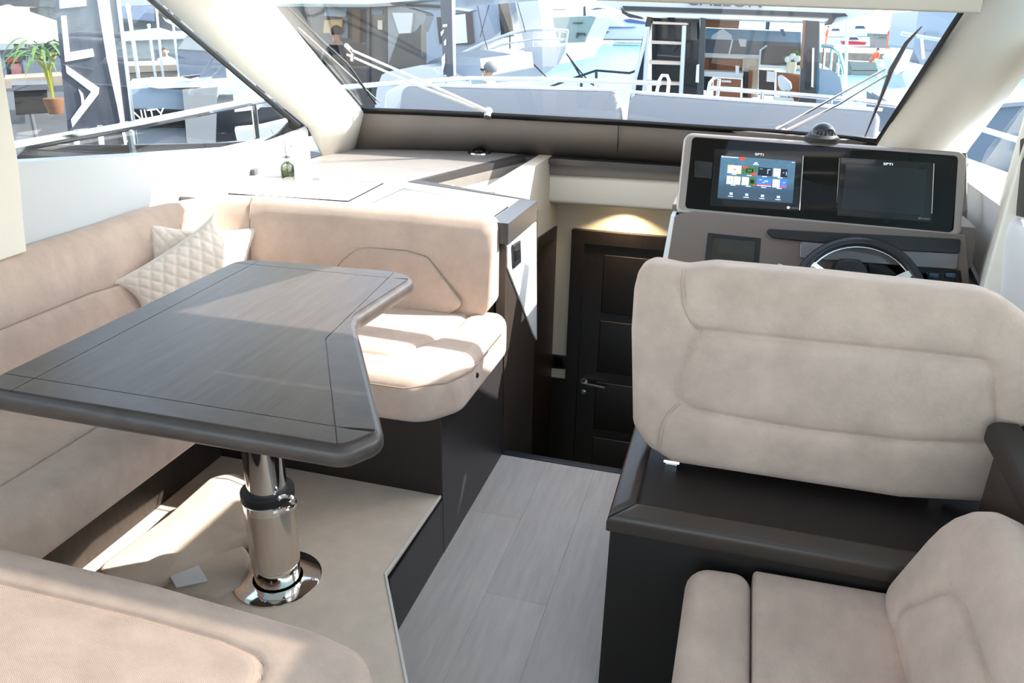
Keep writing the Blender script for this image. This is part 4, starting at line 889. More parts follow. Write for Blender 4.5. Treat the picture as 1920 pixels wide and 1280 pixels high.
# ================================================================== PEOPLE
def person(label, feet, h, face, shirt, trousers, hairm, sit=False, glasses=False):
    o = root('person', label, 'person', feet); k = h/1.75; f = V((math.sin(face), math.cos(face), 0)); s = V((f.y, -f.x, 0)); up = V((0, 0, 1))
    P = lambda a, b, c: V(feet)+(s*a+f*b+up*c)*k
    dz = -.40 if sit else 0; J = {}
    J['pel'] = (P(0, 0, .95+dz), .135); J['waist'] = (P(0, .01, 1.10+dz), .13); J['chest'] = (P(0, .0, 1.30+dz), .155); J['neckb'] = (P(0, 0, 1.45+dz), .08)
    J['neck'] = (P(0, .01, 1.52+dz), .055); J['jaw'] = (P(0, .035, 1.57+dz), .062); J['head'] = (P(0, .02, 1.64+dz), .085); J['crown'] = (P(0, .0, 1.70+dz), .065)
    E_ = [('pel', 'waist'), ('waist', 'chest'), ('chest', 'neckb'), ('neckb', 'neck'), ('neck', 'jaw'), ('jaw', 'head'), ('head', 'crown')]
    for q, sg in (('l', -1), ('r', 1)):
        J[q+'sh'] = (P(.19*sg, 0, 1.41+dz), .065); J[q+'el'] = (P(.25*sg, .02 if not sit else .10, 1.14+dz), .046); J[q+'wr'] = (P(.22*sg, .16 if not sit else .34, .93+dz+(.12 if sit else 0)), .032); J[q+'ha'] = (P(.21*sg, .20 if not sit else .42, .84+dz+(.2 if sit else 0)), .034)
        J[q+'hip'] = (P(.10*sg, 0, .90+dz), .09)
        if sit: J[q+'kn'] = (P(.12*sg, .44, .52), .065); J[q+'an'] = (P(.12*sg, .42, .09), .045); J[q+'to'] = (P(.12*sg, .58, .04), .04)
        else: J[q+'kn'] = (P(.11*sg, .02, .50), .065); J[q+'an'] = (P(.11*sg, 0, .09), .045); J[q+'to'] = (P(.12*sg, .16, .04), .04)
        E_ += [('neckb', q+'sh'), (q+'sh', q+'el'), (q+'el', q+'wr'), (q+'wr', q+'ha'), ('pel', q+'hip'), (q+'hip', q+'kn'), (q+'kn', q+'an'), (q+'an', q+'to')]
    names = list(J); me = bpy.data.meshes.new('body'); me.from_pydata([J[n][0]-V(feet) for n in names], [(names.index(a), names.index(b)) for a, b in E_], [])
    t = bpy.data.objects.new('body_tmp', me); COL.objects.link(t)
    t.modifiers.new('s', 'SKIN'); sv = me.skin_vertices[0].data
    for i, n in enumerate(names): sv[i].radius = (J[n][1]*k, J[n][1]*k); sv[i].use_root = (n == 'pel')
    md = t.modifiers.new('d', 'SUBSURF'); md.levels = 2
    dg = bpy.context.evaluated_depsgraph_get(); m2 = bpy.data.meshes.new_from_object(t.evaluated_get(dg)); bpy.data.objects.remove(t)
    m2.materials.clear()
    for x in (SKIN, shirt, trousers): m2.materials.append(x)
    for p in m2.polygons:
        z = p.center.z/k-dz; lat = abs(p.center.dot(s))/k; fw = p.center.dot(f)/k
        p.material_index = 0 if z > 1.47 or (lat > .15 and z < 1.0+(.12 if sit else 0) and fw > .12 and z > .78) else 1 if z > .93 else 2
        p.use_smooth = True
    b = bpy.data.objects.new('body', m2); COL.objects.link(b); b.parent = o; b['_o'] = list(V(feet))
    hc_ = J['head'][0]
    part(MB().sphere(hc_+(up*.030-f*.034)*k, (.094*k, .094*k, .092*k), 16, z0=-.5), 'hair', hairm, o)
    part(MB().sphere(hc_+(f*.092-up*.012)*k, (.016*k, .018*k, .022*k), 8), 'nose', SKIN, o)
    for sg in (-1, 1):
        part(MB().sphere(hc_+(s*.084*sg-up*.01)*k, (.014*k, .022*k, .032*k), 8), 'ear', SKIN, o)
        if not glasses: part(MB().sphere(hc_+(f*.080+s*.033*sg+up*.012)*k, .010*k, 8), 'eye', BLACK, o)
    part(MB().tube([hc_+(f*.082+s*.024*g-up*.052)*k for g in (-1, 0, 1)], .005*k, 5), 'mouth', mat('lips', (.35, .13, .1), .6), o)
    if glasses:
        part(MB().tube([hc_+(s*a+f*b_+up*.015)*k for a, b_ in ((-.09, -.01), (-.08, .06), (-.035, .094), (0, .098), (.035, .094), (.08, .06), (.09, -.01))], .013*k, 6), 'sunglasses', BLACK, o)
    return o
GH = mat('grey_hair', (.16, .16, .165), .8); DH = mat('dark_hair', (0.018, 0.0132, 0.0108), .7)
q = PY(918, 116, 10.3)
person('grey-haired man in dark sunglasses seen beyond the foredeck cushions', (q.x, q.y, q.z-1.75), 1.75, math.radians(-75), WHITE, NAVY, GH, glasses=True)
q = PY(630, 48, 11.6)
person('dark-haired man in a dark top seated inside the yacht on the left', (q.x, q.y, q.z-1.33), 1.72, math.radians(-60), DARK, NAVY, DH, sit=True)
bp = FP(308, 24)
q = hit(308, 88, *bp)
person('small figure in a white shirt on the far quay beside a white pole', (q.x, q.y, q.z-1.7), 1.7, 2.5, WHITE, NAVY, DH)

# ================================================================== BOATS AHEAD
def craft(name, label, cat, plane, refpx, parts, group=None):
    p, n = plane; r = root(name, label, cat, hit(refpx[0], refpx[1], p, n), group)
    for it in parts:
        nm, pts, off, dep, m_ = it
        if isinstance(dep, tuple): pxtube(nm, pts, plane, dep[0], m_, r, off)
        else: pxpart(nm, pts, plane, dep, m_, r, off)
    return r
def rect(x0, y0, x1, y1, s=.06): return [(x0, y0), (x1, y0+(x1-x0)*s), (x1, y1+(x1-x0)*s), (x0, y1)]
A = YP(12.0)
ga = craft('motor_yacht', 'white motor yacht moored stern towards the viewer with open saloon and steps', 'yacht', A, (1380, 320), [
    ('flybridge', [(1118, -40), (1119, 2), (1135, 10), (1170, 22), (1215, 31), (1400, 38), (1560, 44), (1605, 34), (1640, 24), (1648, -40)], .0, 4.5, GEL),
    ('bumper_stripe', [(1167, 11), (1400, 18), (1585, 25), (1590, 30), (1560, 33), (1400, 27), (1170, 19)], -.05, .05, DARK),
    ('underside', [(1170, 22), (1400, 29), (1560, 36), (1545, 41), (1400, 37), (1210, 31)], -.03, .03, PADW),
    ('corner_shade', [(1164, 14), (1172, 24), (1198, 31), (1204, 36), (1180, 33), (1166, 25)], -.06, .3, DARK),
    ('awning_arm', [(1555, 34), (1568, 32), (1560, 46), (1548, 48)], -.06, .3, DARK),
    ('side_post', [(1213, 31), (1222, 32), (1200, 190), (1180, 190)], .1, .1, DGLASS),
    ('door_glass', rect(1222, 33, 1312, 200, .03), .8, .05, mat('smoked_panel', (0.06, 0.06, 0.063), .1)),
    ('glass_mullion', rect(1226, 33, 1230, 200, 0), .78, .05, BLACK), ('glass_mullion', rect(1252, 33, 1265, 90, 0), .78, .03, DARK),
    ('support_column', [(1250, 82), (1275, 82), (1262, 98), (1240, 98)], .7, .05, DARK),
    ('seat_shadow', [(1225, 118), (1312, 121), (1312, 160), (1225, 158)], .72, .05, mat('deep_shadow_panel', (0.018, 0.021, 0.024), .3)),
    ('tread', [(1224, 40), (1289, 43), (1289, 47), (1224, 45)], .0, .25, WOODB), ('tread', [(1220, 76), (1282, 79), (1282, 84), (1220, 82)], -.02, .25, WOODB),
    ('tread', [(1216, 113), (1279, 116), (1279, 122), (1216, 120)], -.04, .25, WOODB), ('tread', [(1205, 151), (1276, 155), (1276, 160), (1203, 158)], -.06, .25, WOODB),
    ('handrail', [(1283, 48), (1281, 90), (1276, 190)], -.08, (.03,), GEL), ('handrail', [(1212, 50), (1208, 80), (1190, 150), (1186, 190)], -.08, (.03,), GEL), ('handrail', [(1215, 50), (1207, 190)], -.04, (.03,), GEL),
    ('cup_rack', rect(1295, 42, 1306, 75, .05), .3, .1, GREY),
    ('door_post', [(1313, 33), (1323, 34), (1318, 190), (1306, 190)], -.05, .12, mat('grey_post', (0.054, 0.057, 0.06), .4)),
    ('door_handle', [(1306, 122), (1311, 120), (1310, 155), (1304, 154)], -.1, .04, WHITE),
    ('overhead_locker', [(1318, 36), (1386, 39), (1384, 54), (1317, 51)], .6, .5, TEAK),
    ('far_hull', [(1312, 52), (1502, 60), (1502, 82), (1310, 75)], 4.2, .1, mat('far_blue_boat', (0.216, 0.33, 0.42), .5)),
    ('far_white_cabin', [(1335, 66), (1355, 54), (1372, 66), (1372, 75), (1333, 74)], 4.0, .1, GEL), ('far_boat_window', [(1436, 39), (1444, 40), (1442, 56), (1435, 55)], 4.0, .1, mat('mid_blue', (0.03, 0.132, 0.252), .4)),
    ('far_boat_window', [(1462, 55), (1469, 54), (1474, 68), (1468, 68)], 4.0, .1, mat('mid_blue', (0.03, 0.132, 0.252), .4)),
    ('rear_windscreen', [(1300, 72), (1502, 80), (1502, 110), (1300, 103)], 3.0, .06, mat('blue_grey_glass', (0.096, 0.12, 0.15), .15)),
    ('screen_mullion', [(1372, 74), (1375, 74), (1368, 104), (1365, 104)], 2.98, .04, PADW),
    ('white_mount', [(1384, 73), (1400, 74), (1398, 88), (1388, 87)], 2.9, .04, GEL),
    ('galley_counter', [(1310, 101), (1430, 106), (1430, 112), (1310, 107)], 1.4, .6, PADW),
    ('galley_front', [(1312, 107), (1393, 111), (1392, 134), (1312, 132)], 1.45, .1, TEAK), ('galley_front_panel', [(1330, 108), (1345, 109), (1343, 132), (1329, 131)], 1.43, .03, mat('teak_dark', (0.132, 0.042, 0.018), .5)),
    ('cream_bulkhead', [(1393, 109), (1423, 111), (1421, 190), (1392, 190)], 1.3, .2, CREAM), ('dark_doorway', [(1393, 134), (1405, 135), (1403, 182), (1392, 180)], 1.26, .05, BLACK), ('door_edge', [(1404, 132), (1411, 133), (1408, 186), (1402, 186)], 1.25, .05, TEAK),
    ('worktop', [(1310, 133), (1394, 137), (1392, 148), (1308, 142)], .9, .6, PADW), ('oven', [(1308, 141), (1338, 143), (1334, 170), (1306, 168)], .95, .1, DGLASS),
    ('drawer_front', [(1338, 146), (1390, 149), (1389, 164), (1338, 161)], .88, .05, TEAK), ('drawer_front', [(1338, 163), (1389, 166), (1387, 190), (1337, 188)], .88, .05, TEAK), ('drawer_handle', [(1353, 150), (1371, 151), (1371, 155), (1353, 154)], .86, .03, STEEL),
    ('bottle', [(1379, 123), (1386, 124), (1385, 142), (1379, 142)], .84, .06, WHITE),
    ('instrument_hood', [(1425, 92), (1440, 84), (1500, 88), (1502, 122), (1424, 121)], .9, .2, mat('hood_grey', (0.054, 0.051, 0.051), .5)), ('hood_edge', [(1424, 122), (1426, 94), (1438, 85)], .88, (.015,), GEL),
    ('counter_edge', [(1423, 121), (1500, 125), (1500, 130), (1423, 127)], .85, .3, PADW),
    ('side_unit', [(1423, 131), (1452, 133), (1452, 180), (1422, 178)], .8, .1, mat('wine_brown', (0.048, 0.027, 0.024), .4)), ('towel', [(1438, 133), (1455, 135), (1454, 154), (1437, 153)], .78, .04, PADW),
    ('wood_unit', [(1457, 137), (1500, 140), (1497, 190), (1456, 186)], .8, .3, TEAK),
    ('door_frame', [(1508, 38), (1536, 40), (1530, 195), (1498, 192)], -.05, .15, mat('frame_grey', (0.045, 0.0468, 0.051), .4)), ('frame_edge', [(1506, 38), (1511, 38), (1505, 128), (1500, 128)], -.08, .05, mat('wood_edge', (0.24, 0.12, 0.072), .5)),
    ('white_strip', [(1523, 90), (1527, 90), (1525, 164), (1521, 163)], -.08, .03, WHITE), ('frame_dark', [(1514, 93), (1522, 93), (1518, 168), (1510, 166)], -.075, .03, BLACK), ('blue_edge', [(1532, 40), (1537, 45), (1536, 170), (1530, 185)], -.02, .3, mat('teal_edge', (0.03, 0.18, 0.252), .4)),
    ('side_hull', [(1536, 128), (1560, 132), (1575, 145), (1580, 175), (1575, 240), (1530, 240)], .4, 5.0, BLUEG),
    ('transom', [(1180, 188), (1540, 195), (1560, 420), (1180, 420)], .3, 3.0, GEL),
    ('side_rail', [(1540, 86), (1560, 88), (1573, 98), (1582, 130), (1586, 175)], .5, (.03,), CHROME), ('rail_post', [(1546, 86), (1543, 130)], .5, (.02,), CHROME), ('rail_post', [(1560, 88), (1556, 140)], .5, (.02,), CHROME), ('rail_post', [(1573, 98), (1570, 150)], .5, (.02,), CHROME),
])
t0 = PY(1285, 9, 11.94); t1 = PY(1430, 14.5, 11.94)
text_mesh('lettering', 'GALEON', .20, t0, t1-t0, V((0, 0, 1)), mat('letter_grey', (0.084, 0.09, 0.108), .4), ga, .006, 'LEFT', (t1-t0).length/.80)
ch = root('bar_chair', 'white shell chair standing in the saloon of the yacht ahead', 'chair', PY(1478, 190, 12.4))
part(MB().slab([PY(x, y, 12.4) for x, y in ((1458, 142), (1466, 140), (1484, 155), (1486, 172), (1464, 170), (1459, 160))], (0, -1, 0), .08, .03, rad=.08), 'shell', PADW, ch); part(MB().tube([PY(1472, 170, 12.4), PY(1482, 190, 12.4)], .02, 6), 'leg', CHROME, ch)
part(MB().slab([PY(x, y, 12.35) for x, y in ((1452, 182), (1488, 184), (1490, 192), (1450, 190))], (0, -1, 0), .3, .03, rad=.04), 'seat', PADW, ch)
va = root('flower_vase', 'pale glass vase of white flowers in the yacht ahead', 'vase', PY(1482, 136, 12.7))
c = V(va['_o']); part(MB().lathe([(.06, 0), (.075, .05), (.07, .15)], c, n=14), 'vase', mat('vase_cream', (.72, .68, .5), .3), va)
for dx, dz in ((-.06, .18), (.0, .22), (.07, .19)): part(MB().sphere(c+V((dx, 0, dz)), .05, 10), 'flower', mat('flower_white', (.75, .8, .72), .7), va)
for dx, dz in ((-.1, .2), (.1, .24), (.03, .28)): part(MB().sphere(c+V((dx, .04, dz)), (.04, .02, .04), 8), 'leaf', GREEN, va)

B = YP(11.0)
MIST = mat('grey_wing', (0.252, 0.258, 0.264), .4)
lb = craft('motor_yacht', 'white motor yacht on the left with dark glazed saloon and faceted wing', 'yacht', B, (650, 330), [
    ('roof', [(430, -60), (1010, -60), (1010, -20), (730, 5), (690, 8), (480, 6)], -.2, 3.0, GEL),
    ('roof_edge', [(480, 6), (690, 8), (730, 5), (735, 11), (690, 13), (480, 12)], -.22, 2.5, mat('pale_green_grey', (0.27, 0.3, 0.282), .4)),
    ('saloon_back', [(480, 0), (740, 0), (735, 210), (480, 210)], 1.6, .1, mat('saloon_brown', (0.078, 0.066, 0.06), .5)),
    ('far_window', [(608, 13), (650, 13), (648, 32), (608, 30)], 1.55, .05, mat('window_pale', (.45, .6, .75), .4)), ('far_window', [(642, 33), (652, 33), (652, 72), (640, 70)], 1.55, .05, mat('window_blue', (0.132, 0.198, 0.288), .4)), ('far_window', [(680, 13), (690, 13), (690, 84), (678, 82)], 1.55, .05, mat('window_blue', (0.132, 0.198, 0.288), .4)),
    ('cabinet_panel', [(608, 38), (642, 36), (639, 62), (606, 62)], 1.5, .05, mat('cream_orange', (.72, .5, .25), .6)),
    ('wood_pillar', [(660, 12), (676, 12), (674, 80), (660, 78)], 1.4, .1, mat('brown_wood', (0.156, 0.096, 0.066), .5)), ('lamp_glow', [(704, 76), (718, 77), (717, 85), (706, 84)], 1.0, .05, mat('amber_shade', (.9, .45, .2), .5)),
    ('door_frame', [(688, 10), (693, 10), (692, 180), (687, 180)], .0, .08, DARK), ('door_frame', [(722, 12), (727, 12), (728, 130), (723, 130)], .0, .08, DARK),
    ('door_glass', [(693, 12), (723, 13), (724, 130), (692, 130)], .05, .03, mat('door_smoke', (0.078, 0.078, 0.084), .12)), ('door_picture', [(697, 16), (718, 17), (717, 28), (696, 27)], .03, .02, mat('window_blue', (0.132, 0.198, 0.288), .4)), ('door_note', [(708, 38), (717, 38), (717, 56), (708, 55)], .03, .02, CREAM),
    ('sofa_back', [(600, 84), (690, 84), (690, 200), (600, 200)], .6, .3, mat('sofa_grey', (0.084, 0.072, 0.072), .8)),
    ('lower_wall', [(480, 120), (720, 125), (715, 215), (480, 215)], .3, .2, mat('lower_taupe', (0.102, 0.093, 0.09), .6)),
    ('wing_side', [(727, 12), (760, 14), (795, 24), (800, 30), (788, 60), (768, 64), (748, 64), (733, 110), (728, 120)], -.1, .3, MIST),
    ('wing_facet', [(735, 24), (774, 24), (770, 62), (748, 63)], -.14, .06, mat('wing_light', (.55, .55, .54), .4)),
    ('dark_wing_glass', [(748, 64), (768, 63), (780, 58), (789, 46), (790, 122), (752, 132), (728, 122)], -.12, .2, mat('graphite', (0.033, 0.039, 0.042), .3)),
    ('quarter', [(712, 150), (716, 140), (728, 134), (790, 122), (810, 126), (822, 140), (840, 150), (850, 230), (700, 230), (706, 170)], -.2, 1.0, GEL),
    ('side_deck', [(790, 122), (840, 100), (900, 110), (905, 145), (825, 145)], .5, 3.0, BLUEG),
    ('rub_rail', [(755, 8), (828, 11), (828, 15), (756, 12)], .3, .3, NAVY),
])
Cc = YP(17.0)
mbt = craft('motor_yacht', 'pale motor yacht in the middle with long bow rail', 'yacht', Cc, (930, 230), [
    ('superstructure', [(740, -60), (1000, -60), (985, 0), (960, 30), (935, 62), (900, 90), (880, 120), (790, 120), (790, 30), (740, 12)], .0, 3.0, BLUEG),
    ('roof_band', [(748, 10), (828, 15), (880, 22), (890, 18), (760, 4)], -.1, .3, GEL),
    ('side_window', [(818, 32), (826, 32), (832, 82), (824, 82)], -.05, .1, DGLASS), ('side_window', [(850, 25), (884, 22), (889, 80), (878, 84), (850, 84)], -.05, .1, DARK), ('curtain', [(853, 28), (872, 26), (876, 80), (853, 82)], -.08, .05, PADW),
    ('tall_window', [(934, 4), (952, 2), (962, 68), (940, 72)], -.05, .1, DGLASS),
    ('hull', [(870, 108), (940, 104), (985, 88), (1062, 86), (1060, 96), (1048, 120), (1020, 140), (985, 150), (870, 160)], -.3, 4.0, GEL),
    ('bow_rail', [(850, 108), (905, 82), (960, 62), (1000, 55), (1035, 56), (1065, 58)], -.3, (.035,), GEL), ('bow_rail', [(880, 108), (940, 84), (1000, 74), (1062, 74)], -.3, (.02,), GEL),
    ('rail_post', [(881, 94), (881, 145)], -.3, (.015,), DARK), ('rail_post', [(956, 62), (956, 112)], -.3, (.015,), DARK), ('rail_post', [(1000, 55), (998, 88)], -.3, (.02,), GEL), ('rail_post', [(1030, 56), (1026, 88)], -.3, (.02,), GEL), ('rail_post', [(1050, 57), (1046, 90)], -.3, (.02,), GEL), ('rail_post', [(1065, 58), (1060, 92)], -.3, (.02,), GEL),
    ('anchor_windlass', [(978, 100), (984, 95), (992, 98), (990, 112), (984, 116)], -.4, .2, DARK),
    ('stay', [(895, 10), (905, 60), (915, 95)], -.4, (.01,), DARK), ('stay', [(918, 5), (900, 70)], -.4, (.01,), DARK), ('stay', [(970, 5), (980, 40), (985, 60)], -.4, (.01,), DARK),
    ('mooring_line', [(992, 112), (1010, 130), (1030, 150)], -.5, (.015,), DARK), ('mooring_line', [(1062, 100), (1085, 130), (1110, 158)], -.5, (.02,), NAVY), ('mooring_line', [(1066, 105), (1090, 145), (1115, 160)], -.5, (.02,), NAVY),
    ('bow_flare', [(965, 0), (1000, -40), (1020, 60), (1030, 90), (985, 92), (975, 50)], -.1, 1.0, GEL),
])
ln = root('rope_fence', 'dark rope slung between posts over the water ahead', 'rope', PY(1118, 170, 14))
for pts in ([(1030, 163), (1080, 145), (1118, 132), (1180, 137), (1200, 130)],): pxtube('rope', pts, YP(14), .02, NAVY, ln)
for x, y in ((1118, 132), (1090, 142)): pxtube('post', [(x, y), (x, 175)], YP(14), .025, GREY, ln)
bnp = craft('feather_banner', 'narrow dark blue feather banner on a pole beyond the foredeck', 'banner', YP(8.0), (838, 160), [
    ('banner_cloth', [(824, -30), (848, -30), (850, 20), (850, 142), (832, 146), (828, 60)], 0, .02, NAVY), ('white_edge', [(846, -30), (851, -30), (853, 140), (850, 144)], -.01, .03, GEL),
    ('print_mark', [(830, 46), (838, 45), (838, 50), (830, 51)], -.02, .01, WHITE), ('print_mark', [(826, 60), (832, 55), (831, 62), (827, 68)], -.02, .01, WHITE), ('print_mark', [(832, 78), (836, 73), (836, 84), (833, 86)], -.02, .01, WHITE), ('print_mark', [(828, 108), (834, 100), (834, 118), (829, 140)], -.02, .01, WHITE), ('pole', [(836, 140), (837, 300)], 0, (.02,), STEEL)])
# far boats
craft('work_ship', 'tall pale green ship bow far across the harbour', 'ship', YP(95), (1080, 92), [('hull', [(990, 34), (1110, 30), (1118, 32), (1100, 70), (1094, 90), (1066, 92), (1010, 88)], 0, 12, mat('ship_green', (0.252, 0.312, 0.3), .5)), ('boot_stripe', [(1060, 84), (1096, 80), (1094, 86), (1064, 90)], -.5, .4, mat('teal_paint', (0.03, 0.18, 0.18), .5)),
    ('window_row', [(1074, 42), (1092, 42), (1092, 44), (1074, 44)], -.3, .3, DARK), ('anchor_pocket', [(1081, 61), (1097, 62), (1096, 68), (1094, 64), (1083, 66), (1080, 72)], -.3, .3, DARK), ('rail', [(1026, 30), (1026, 18), (1060, 18), (1060, 30)], 0, (.06,), NAVY)])
craft('motor_yacht', 'low white yacht moored side-on far across the harbour', 'yacht', YP(115), (1160, 76), [('hull', [(1105, 50), (1210, 46), (1210, 74), (1104, 73)], 0, 5, GEL), ('waterline', [(1103, 73), (1212, 74), (1212, 75.5), (1103, 75)], -.3, .3, NAVY), ('cabin', [(1116, 34), (1140, 30), (1162, 45), (1165, 50), (1116, 50)], -.2, 4, GEL), ('cabin_glass', [(1118, 35), (1140, 34), (1140, 45), (1118, 45)], -.5, .3, GREY), ('side_window', [(1125, 60), (1142, 59), (1136, 62), (1126, 63)], -.3, .3, DGLASS), ('sheer_stripe', [(1130, 51), (1192, 50), (1184, 52), (1140, 53)], -.3, .3, mat('sky_blue', (0.12, 0.21, 0.36), .4)), ('flybridge', [(1098, 27), (1118, 22), (1145, 26), (1140, 30), (1100, 30)], 0, 4, PADW), ('canopy', [(1104, 18), (1120, 14), (1138, 17), (1120, 16)], 0, 4, mat('mid_blue', (0.03, 0.132, 0.252), .4)), ('mast', [(1096, 30), (1096, 12)], 0, (.2,), NAVY)])
craft('motor_yacht', 'white yacht with blue canopy behind the low white yacht', 'yacht', YP(130), (1190, 60), [('hull', [(1150, 38), (1215, 34), (1215, 79), (1150, 78)], 0, 4, PADW), ('canopy', [(1168, 37), (1180, 35), (1215, 42), (1215, 46), (1175, 42)], -.5, 3, mat('canopy_blue', (0.072, 0.12, 0.3), .5)), ('flybridge', [(1145, 24), (1168, 27), (1170, 34), (1150, 36)], -.5, 3, GEL)])
qy = MB(); qy.box((3, 62, WZ), (60, 90, -.1)); struct(qy.build('quay_far', TAN, smooth=0), 'far stone quay on the right')
def far_boat(label, cx, cy, wdt, d, hullm, cab=True, group='small boats at the far quay'):
    pl_ = YP(d); q = (cx, cy+4); h = wdt*.16
    parts_ = [('hull', [(cx-wdt*.5, cy-h), (cx+wdt*.5, cy-h*.7), (cx+wdt*.38, cy+h*.6), (cx-wdt*.42, cy+h*.6)], 0, 2.0, hullm)]
    if cab: parts_ += [('cabin', [(cx-wdt*.3, cy-h), (cx-wdt*.2, cy-h*2.1), (cx+wdt*.12, cy-h*2.1), (cx+wdt*.3, cy-h*.85)], .2, 1.5, GEL), ('cabin_glass', [(cx-wdt*.18, cy-h*1.9), (cx+wdt*.10, cy-h*1.9), (cx+wdt*.18, cy-h*1.3), (cx-wdt*.22, cy-h*1.3)], .15, .05, mat('far_window_blue', (0.036, 0.072, 0.15), .3))]
    r = craft('small_boat', label, 'boat', pl_, q, parts_, group)
    a_, b_ = PY(cx-wdt*.42, cy+h*.5, d), PY(cx+wdt*.38, cy+h*.5, d)
    part(MB().prism([a_, b_, V((b_.x, d, WZ-.1)), V((a_.x, d, WZ-.1))], (0, 2, 0)), 'keel', hullm, r, smooth=0)
far_boat('red-hulled speedboat moored at the far quay', 1602, 84, 46, 94, RED)
far_boat('white cabin boat at the far quay left of the red speedboat', 1568, 66, 40, 100, GEL)
far_boat('white motorboat with dark windows behind the red speedboat', 1614, 64, 50, 105, GEL)
far_boat('pale motorboat highest among the far boats on the right', 1590, 46, 48, 120, PADW)
far_boat('small open grey-green dinghy afloat before the far quay', 1628, 126, 70, 58.5, mat('dinghy_green', (0.252, 0.276, 0.252), .5), False)
far_boat('white launch on blue water at the far right below the quay', 1700, 130, 90, 30, GEL)
far_boat('white boat under a pale cover beside the orange figures', 1680, 74, 60, 97, BLUEG)
bx_ = root('quay_shed', 'grey flat-roofed shed on the far quay', 'shed', PY(1700, 90, 80))
pxpart('walls', [(1642, 70), (1720, 74), (1720, 100), (1642, 97)], YP(80), 4, mat('shed_wall', (0.33, 0.342, 0.36), .7), bx_); pxpart('roof', [(1638, 63), (1724, 66), (1724, 71), (1638, 69)], YP(80), 4.5, mat('shed_roof', (0.132, 0.192, 0.198), .6), bx_, -.3)
for i, (x, y, hpx, nm) in enumerate(((1664, 70, 24, 'figure in orange clothes standing by the shed on the far quay'), (1640, 103, 22, 'figure in orange clothes sitting in the small dinghy'), (1548, 68, 14, 'tiny figure in orange beside the yacht ahead on the far quay'))):
    d = (74, 59, 84)[i]; q = PY(x, y+hpx, d); q.z = (-.1, -1.0, -.1)[i]; person(nm, q, 1.72, 3.0+i, ORANGE, ORANGE, DH, sit=(i == 1))
lf = root('life_ring_post', 'white post with red life ring on the far quay', 'life ring', PY(1671, 90, 70)); pxtube('post', [(1676, 40), (1672, 95)], YP(70), .12, GEL, lf); pxtube('ring', [(1668, 57), (1674, 56), (1678, 60), (1674, 64), (1668, 63), (1667, 59)], YP(70), .08, RED, lf, -.3)
lm = root('lamp_post', 'thin white lamp post rising over the far quay', 'lamp post', PY(1586, 105, 34)); pxtube('pole', [(1589, 28), (1584, 200)], YP(34), .06, GEL, lm)
sr = craft('motor_yacht', 'white boat hull with rails close by beyond the right windscreen edge', 'yacht', YP(16), (1740, 200), [('hull', [(1690, 138), (1710, 118), (1840, 150), (1840, 330), (1760, 260), (1700, 165)], 0, 3, GEL), ('cabin', [(1722, 20), (1850, 20), (1850, 150), (1725, 120), (1712, 90)], .5, 3, BLUEG), ('cabin_window', [(1735, 60), (1760, 62), (1755, 95), (1732, 92)], .45, .1, mat('pale_window', (0.21, 0.27, 0.36), .2)), ('rail', [(1690, 62), (1720, 68), (1765, 75)], -.2, (.03,), CHROME), ('rail_post', [(1728, 68), (1732, 110)], -.2, (.025,), CHROME), ('dinghy_cover', [(1670, 110), (1688, 92), (1712, 94), (1700, 130), (1680, 140)], -.3, 1.0, PADW)])

craft('motor_yacht', 'blue-grey hull lying alongside beyond the right pillar', 'yacht', YP(8.5), (1850, 420), [('hull', [(1700, 215), (1990, 190), (1990, 520), (1690, 500)], 0, 3, mat('slate_blue_hull', (0.12, 0.15, 0.192), .4)), ('deck_edge', [(1700, 210), (1990, 184), (1990, 192), (1700, 217)], -.05, 2.5, GELG), ('rub_rail', [(1700, 330), (1990, 320), (1990, 330), (1700, 340)], -.06, .06, DARK)])
# ================================================================== LEFT: quay, banner, tender
qd = MB(); d1 = V((-.80, .60, 0)); pside = V((.60, .80, 0))
for a, b, h0 in ((7.2, 40, -.62),):
    c0 = d1*a; c1 = d1*b
    qd.prism([V((*(c0-pside*16).xy, h0)), V((*(c0+pside*3.2).xy, h0)), V((*(c1+pside*10).xy, h0)), V((*(c1-pside*30).xy, h0))], (0, 0, -.9))
struct(qd.build('quay_left', mat('dock_boards', (.06, .062, .068), .7, noise=.2, nscale=3), smooth=0), 'grey boarded quay left of the boat')
F5 = FP(180, 5.0)
bn_ = craft('feather_banner', 'tall dark grey feather banner with white letters outside the port window', 'banner', F5, (190, 330), [
    ('banner_cloth', [(96, -60), (212, -60), (232, 120), (258, 296), (134, 306), (118, 160)], 0, .012, mat('banner_grey', (0.072, 0.078, 0.102), .6, noise=.35, nscale=5, stretch=(4, 4, .7))),
    ('white_stripe', [(176, -40), (200, -40), (222, 130), (242, 292), (238, 296), (220, 200), (200, 110)], -.008, .008, WHITE),
    ('letter', [(110, -30), (112, 16), (162, 11), (160, -30)], -.008, .008, WHITE),
    ('letter', [(114, 30), (124, 29), (131, 98), (174, 91), (177, 106), (122, 116)], -.008, .008, WHITE),
    ('letter', [(123, 122), (186, 165), (185, 176), (136, 239), (133, 224), (171, 172), (125, 137)], -.008, .008, WHITE),
    ('letter', [(147, 167), (155, 175), (159, 192), (153, 197), (152, 182)], -.008, .008, WHITE),
    ('letter', [(139, 244), (168, 240), (170, 247), (149, 252), (150, 300), (142, 301), (138, 258)], -.008, .008, WHITE),
    ('letter', [(182, 236), (192, 235), (198, 289), (188, 292)], -.008, .008, WHITE),
    ('pole', [(214, -60), (236, 120), (262, 330)], 0, (.012,), STEEL)])
F7 = FP(330, 7.0)
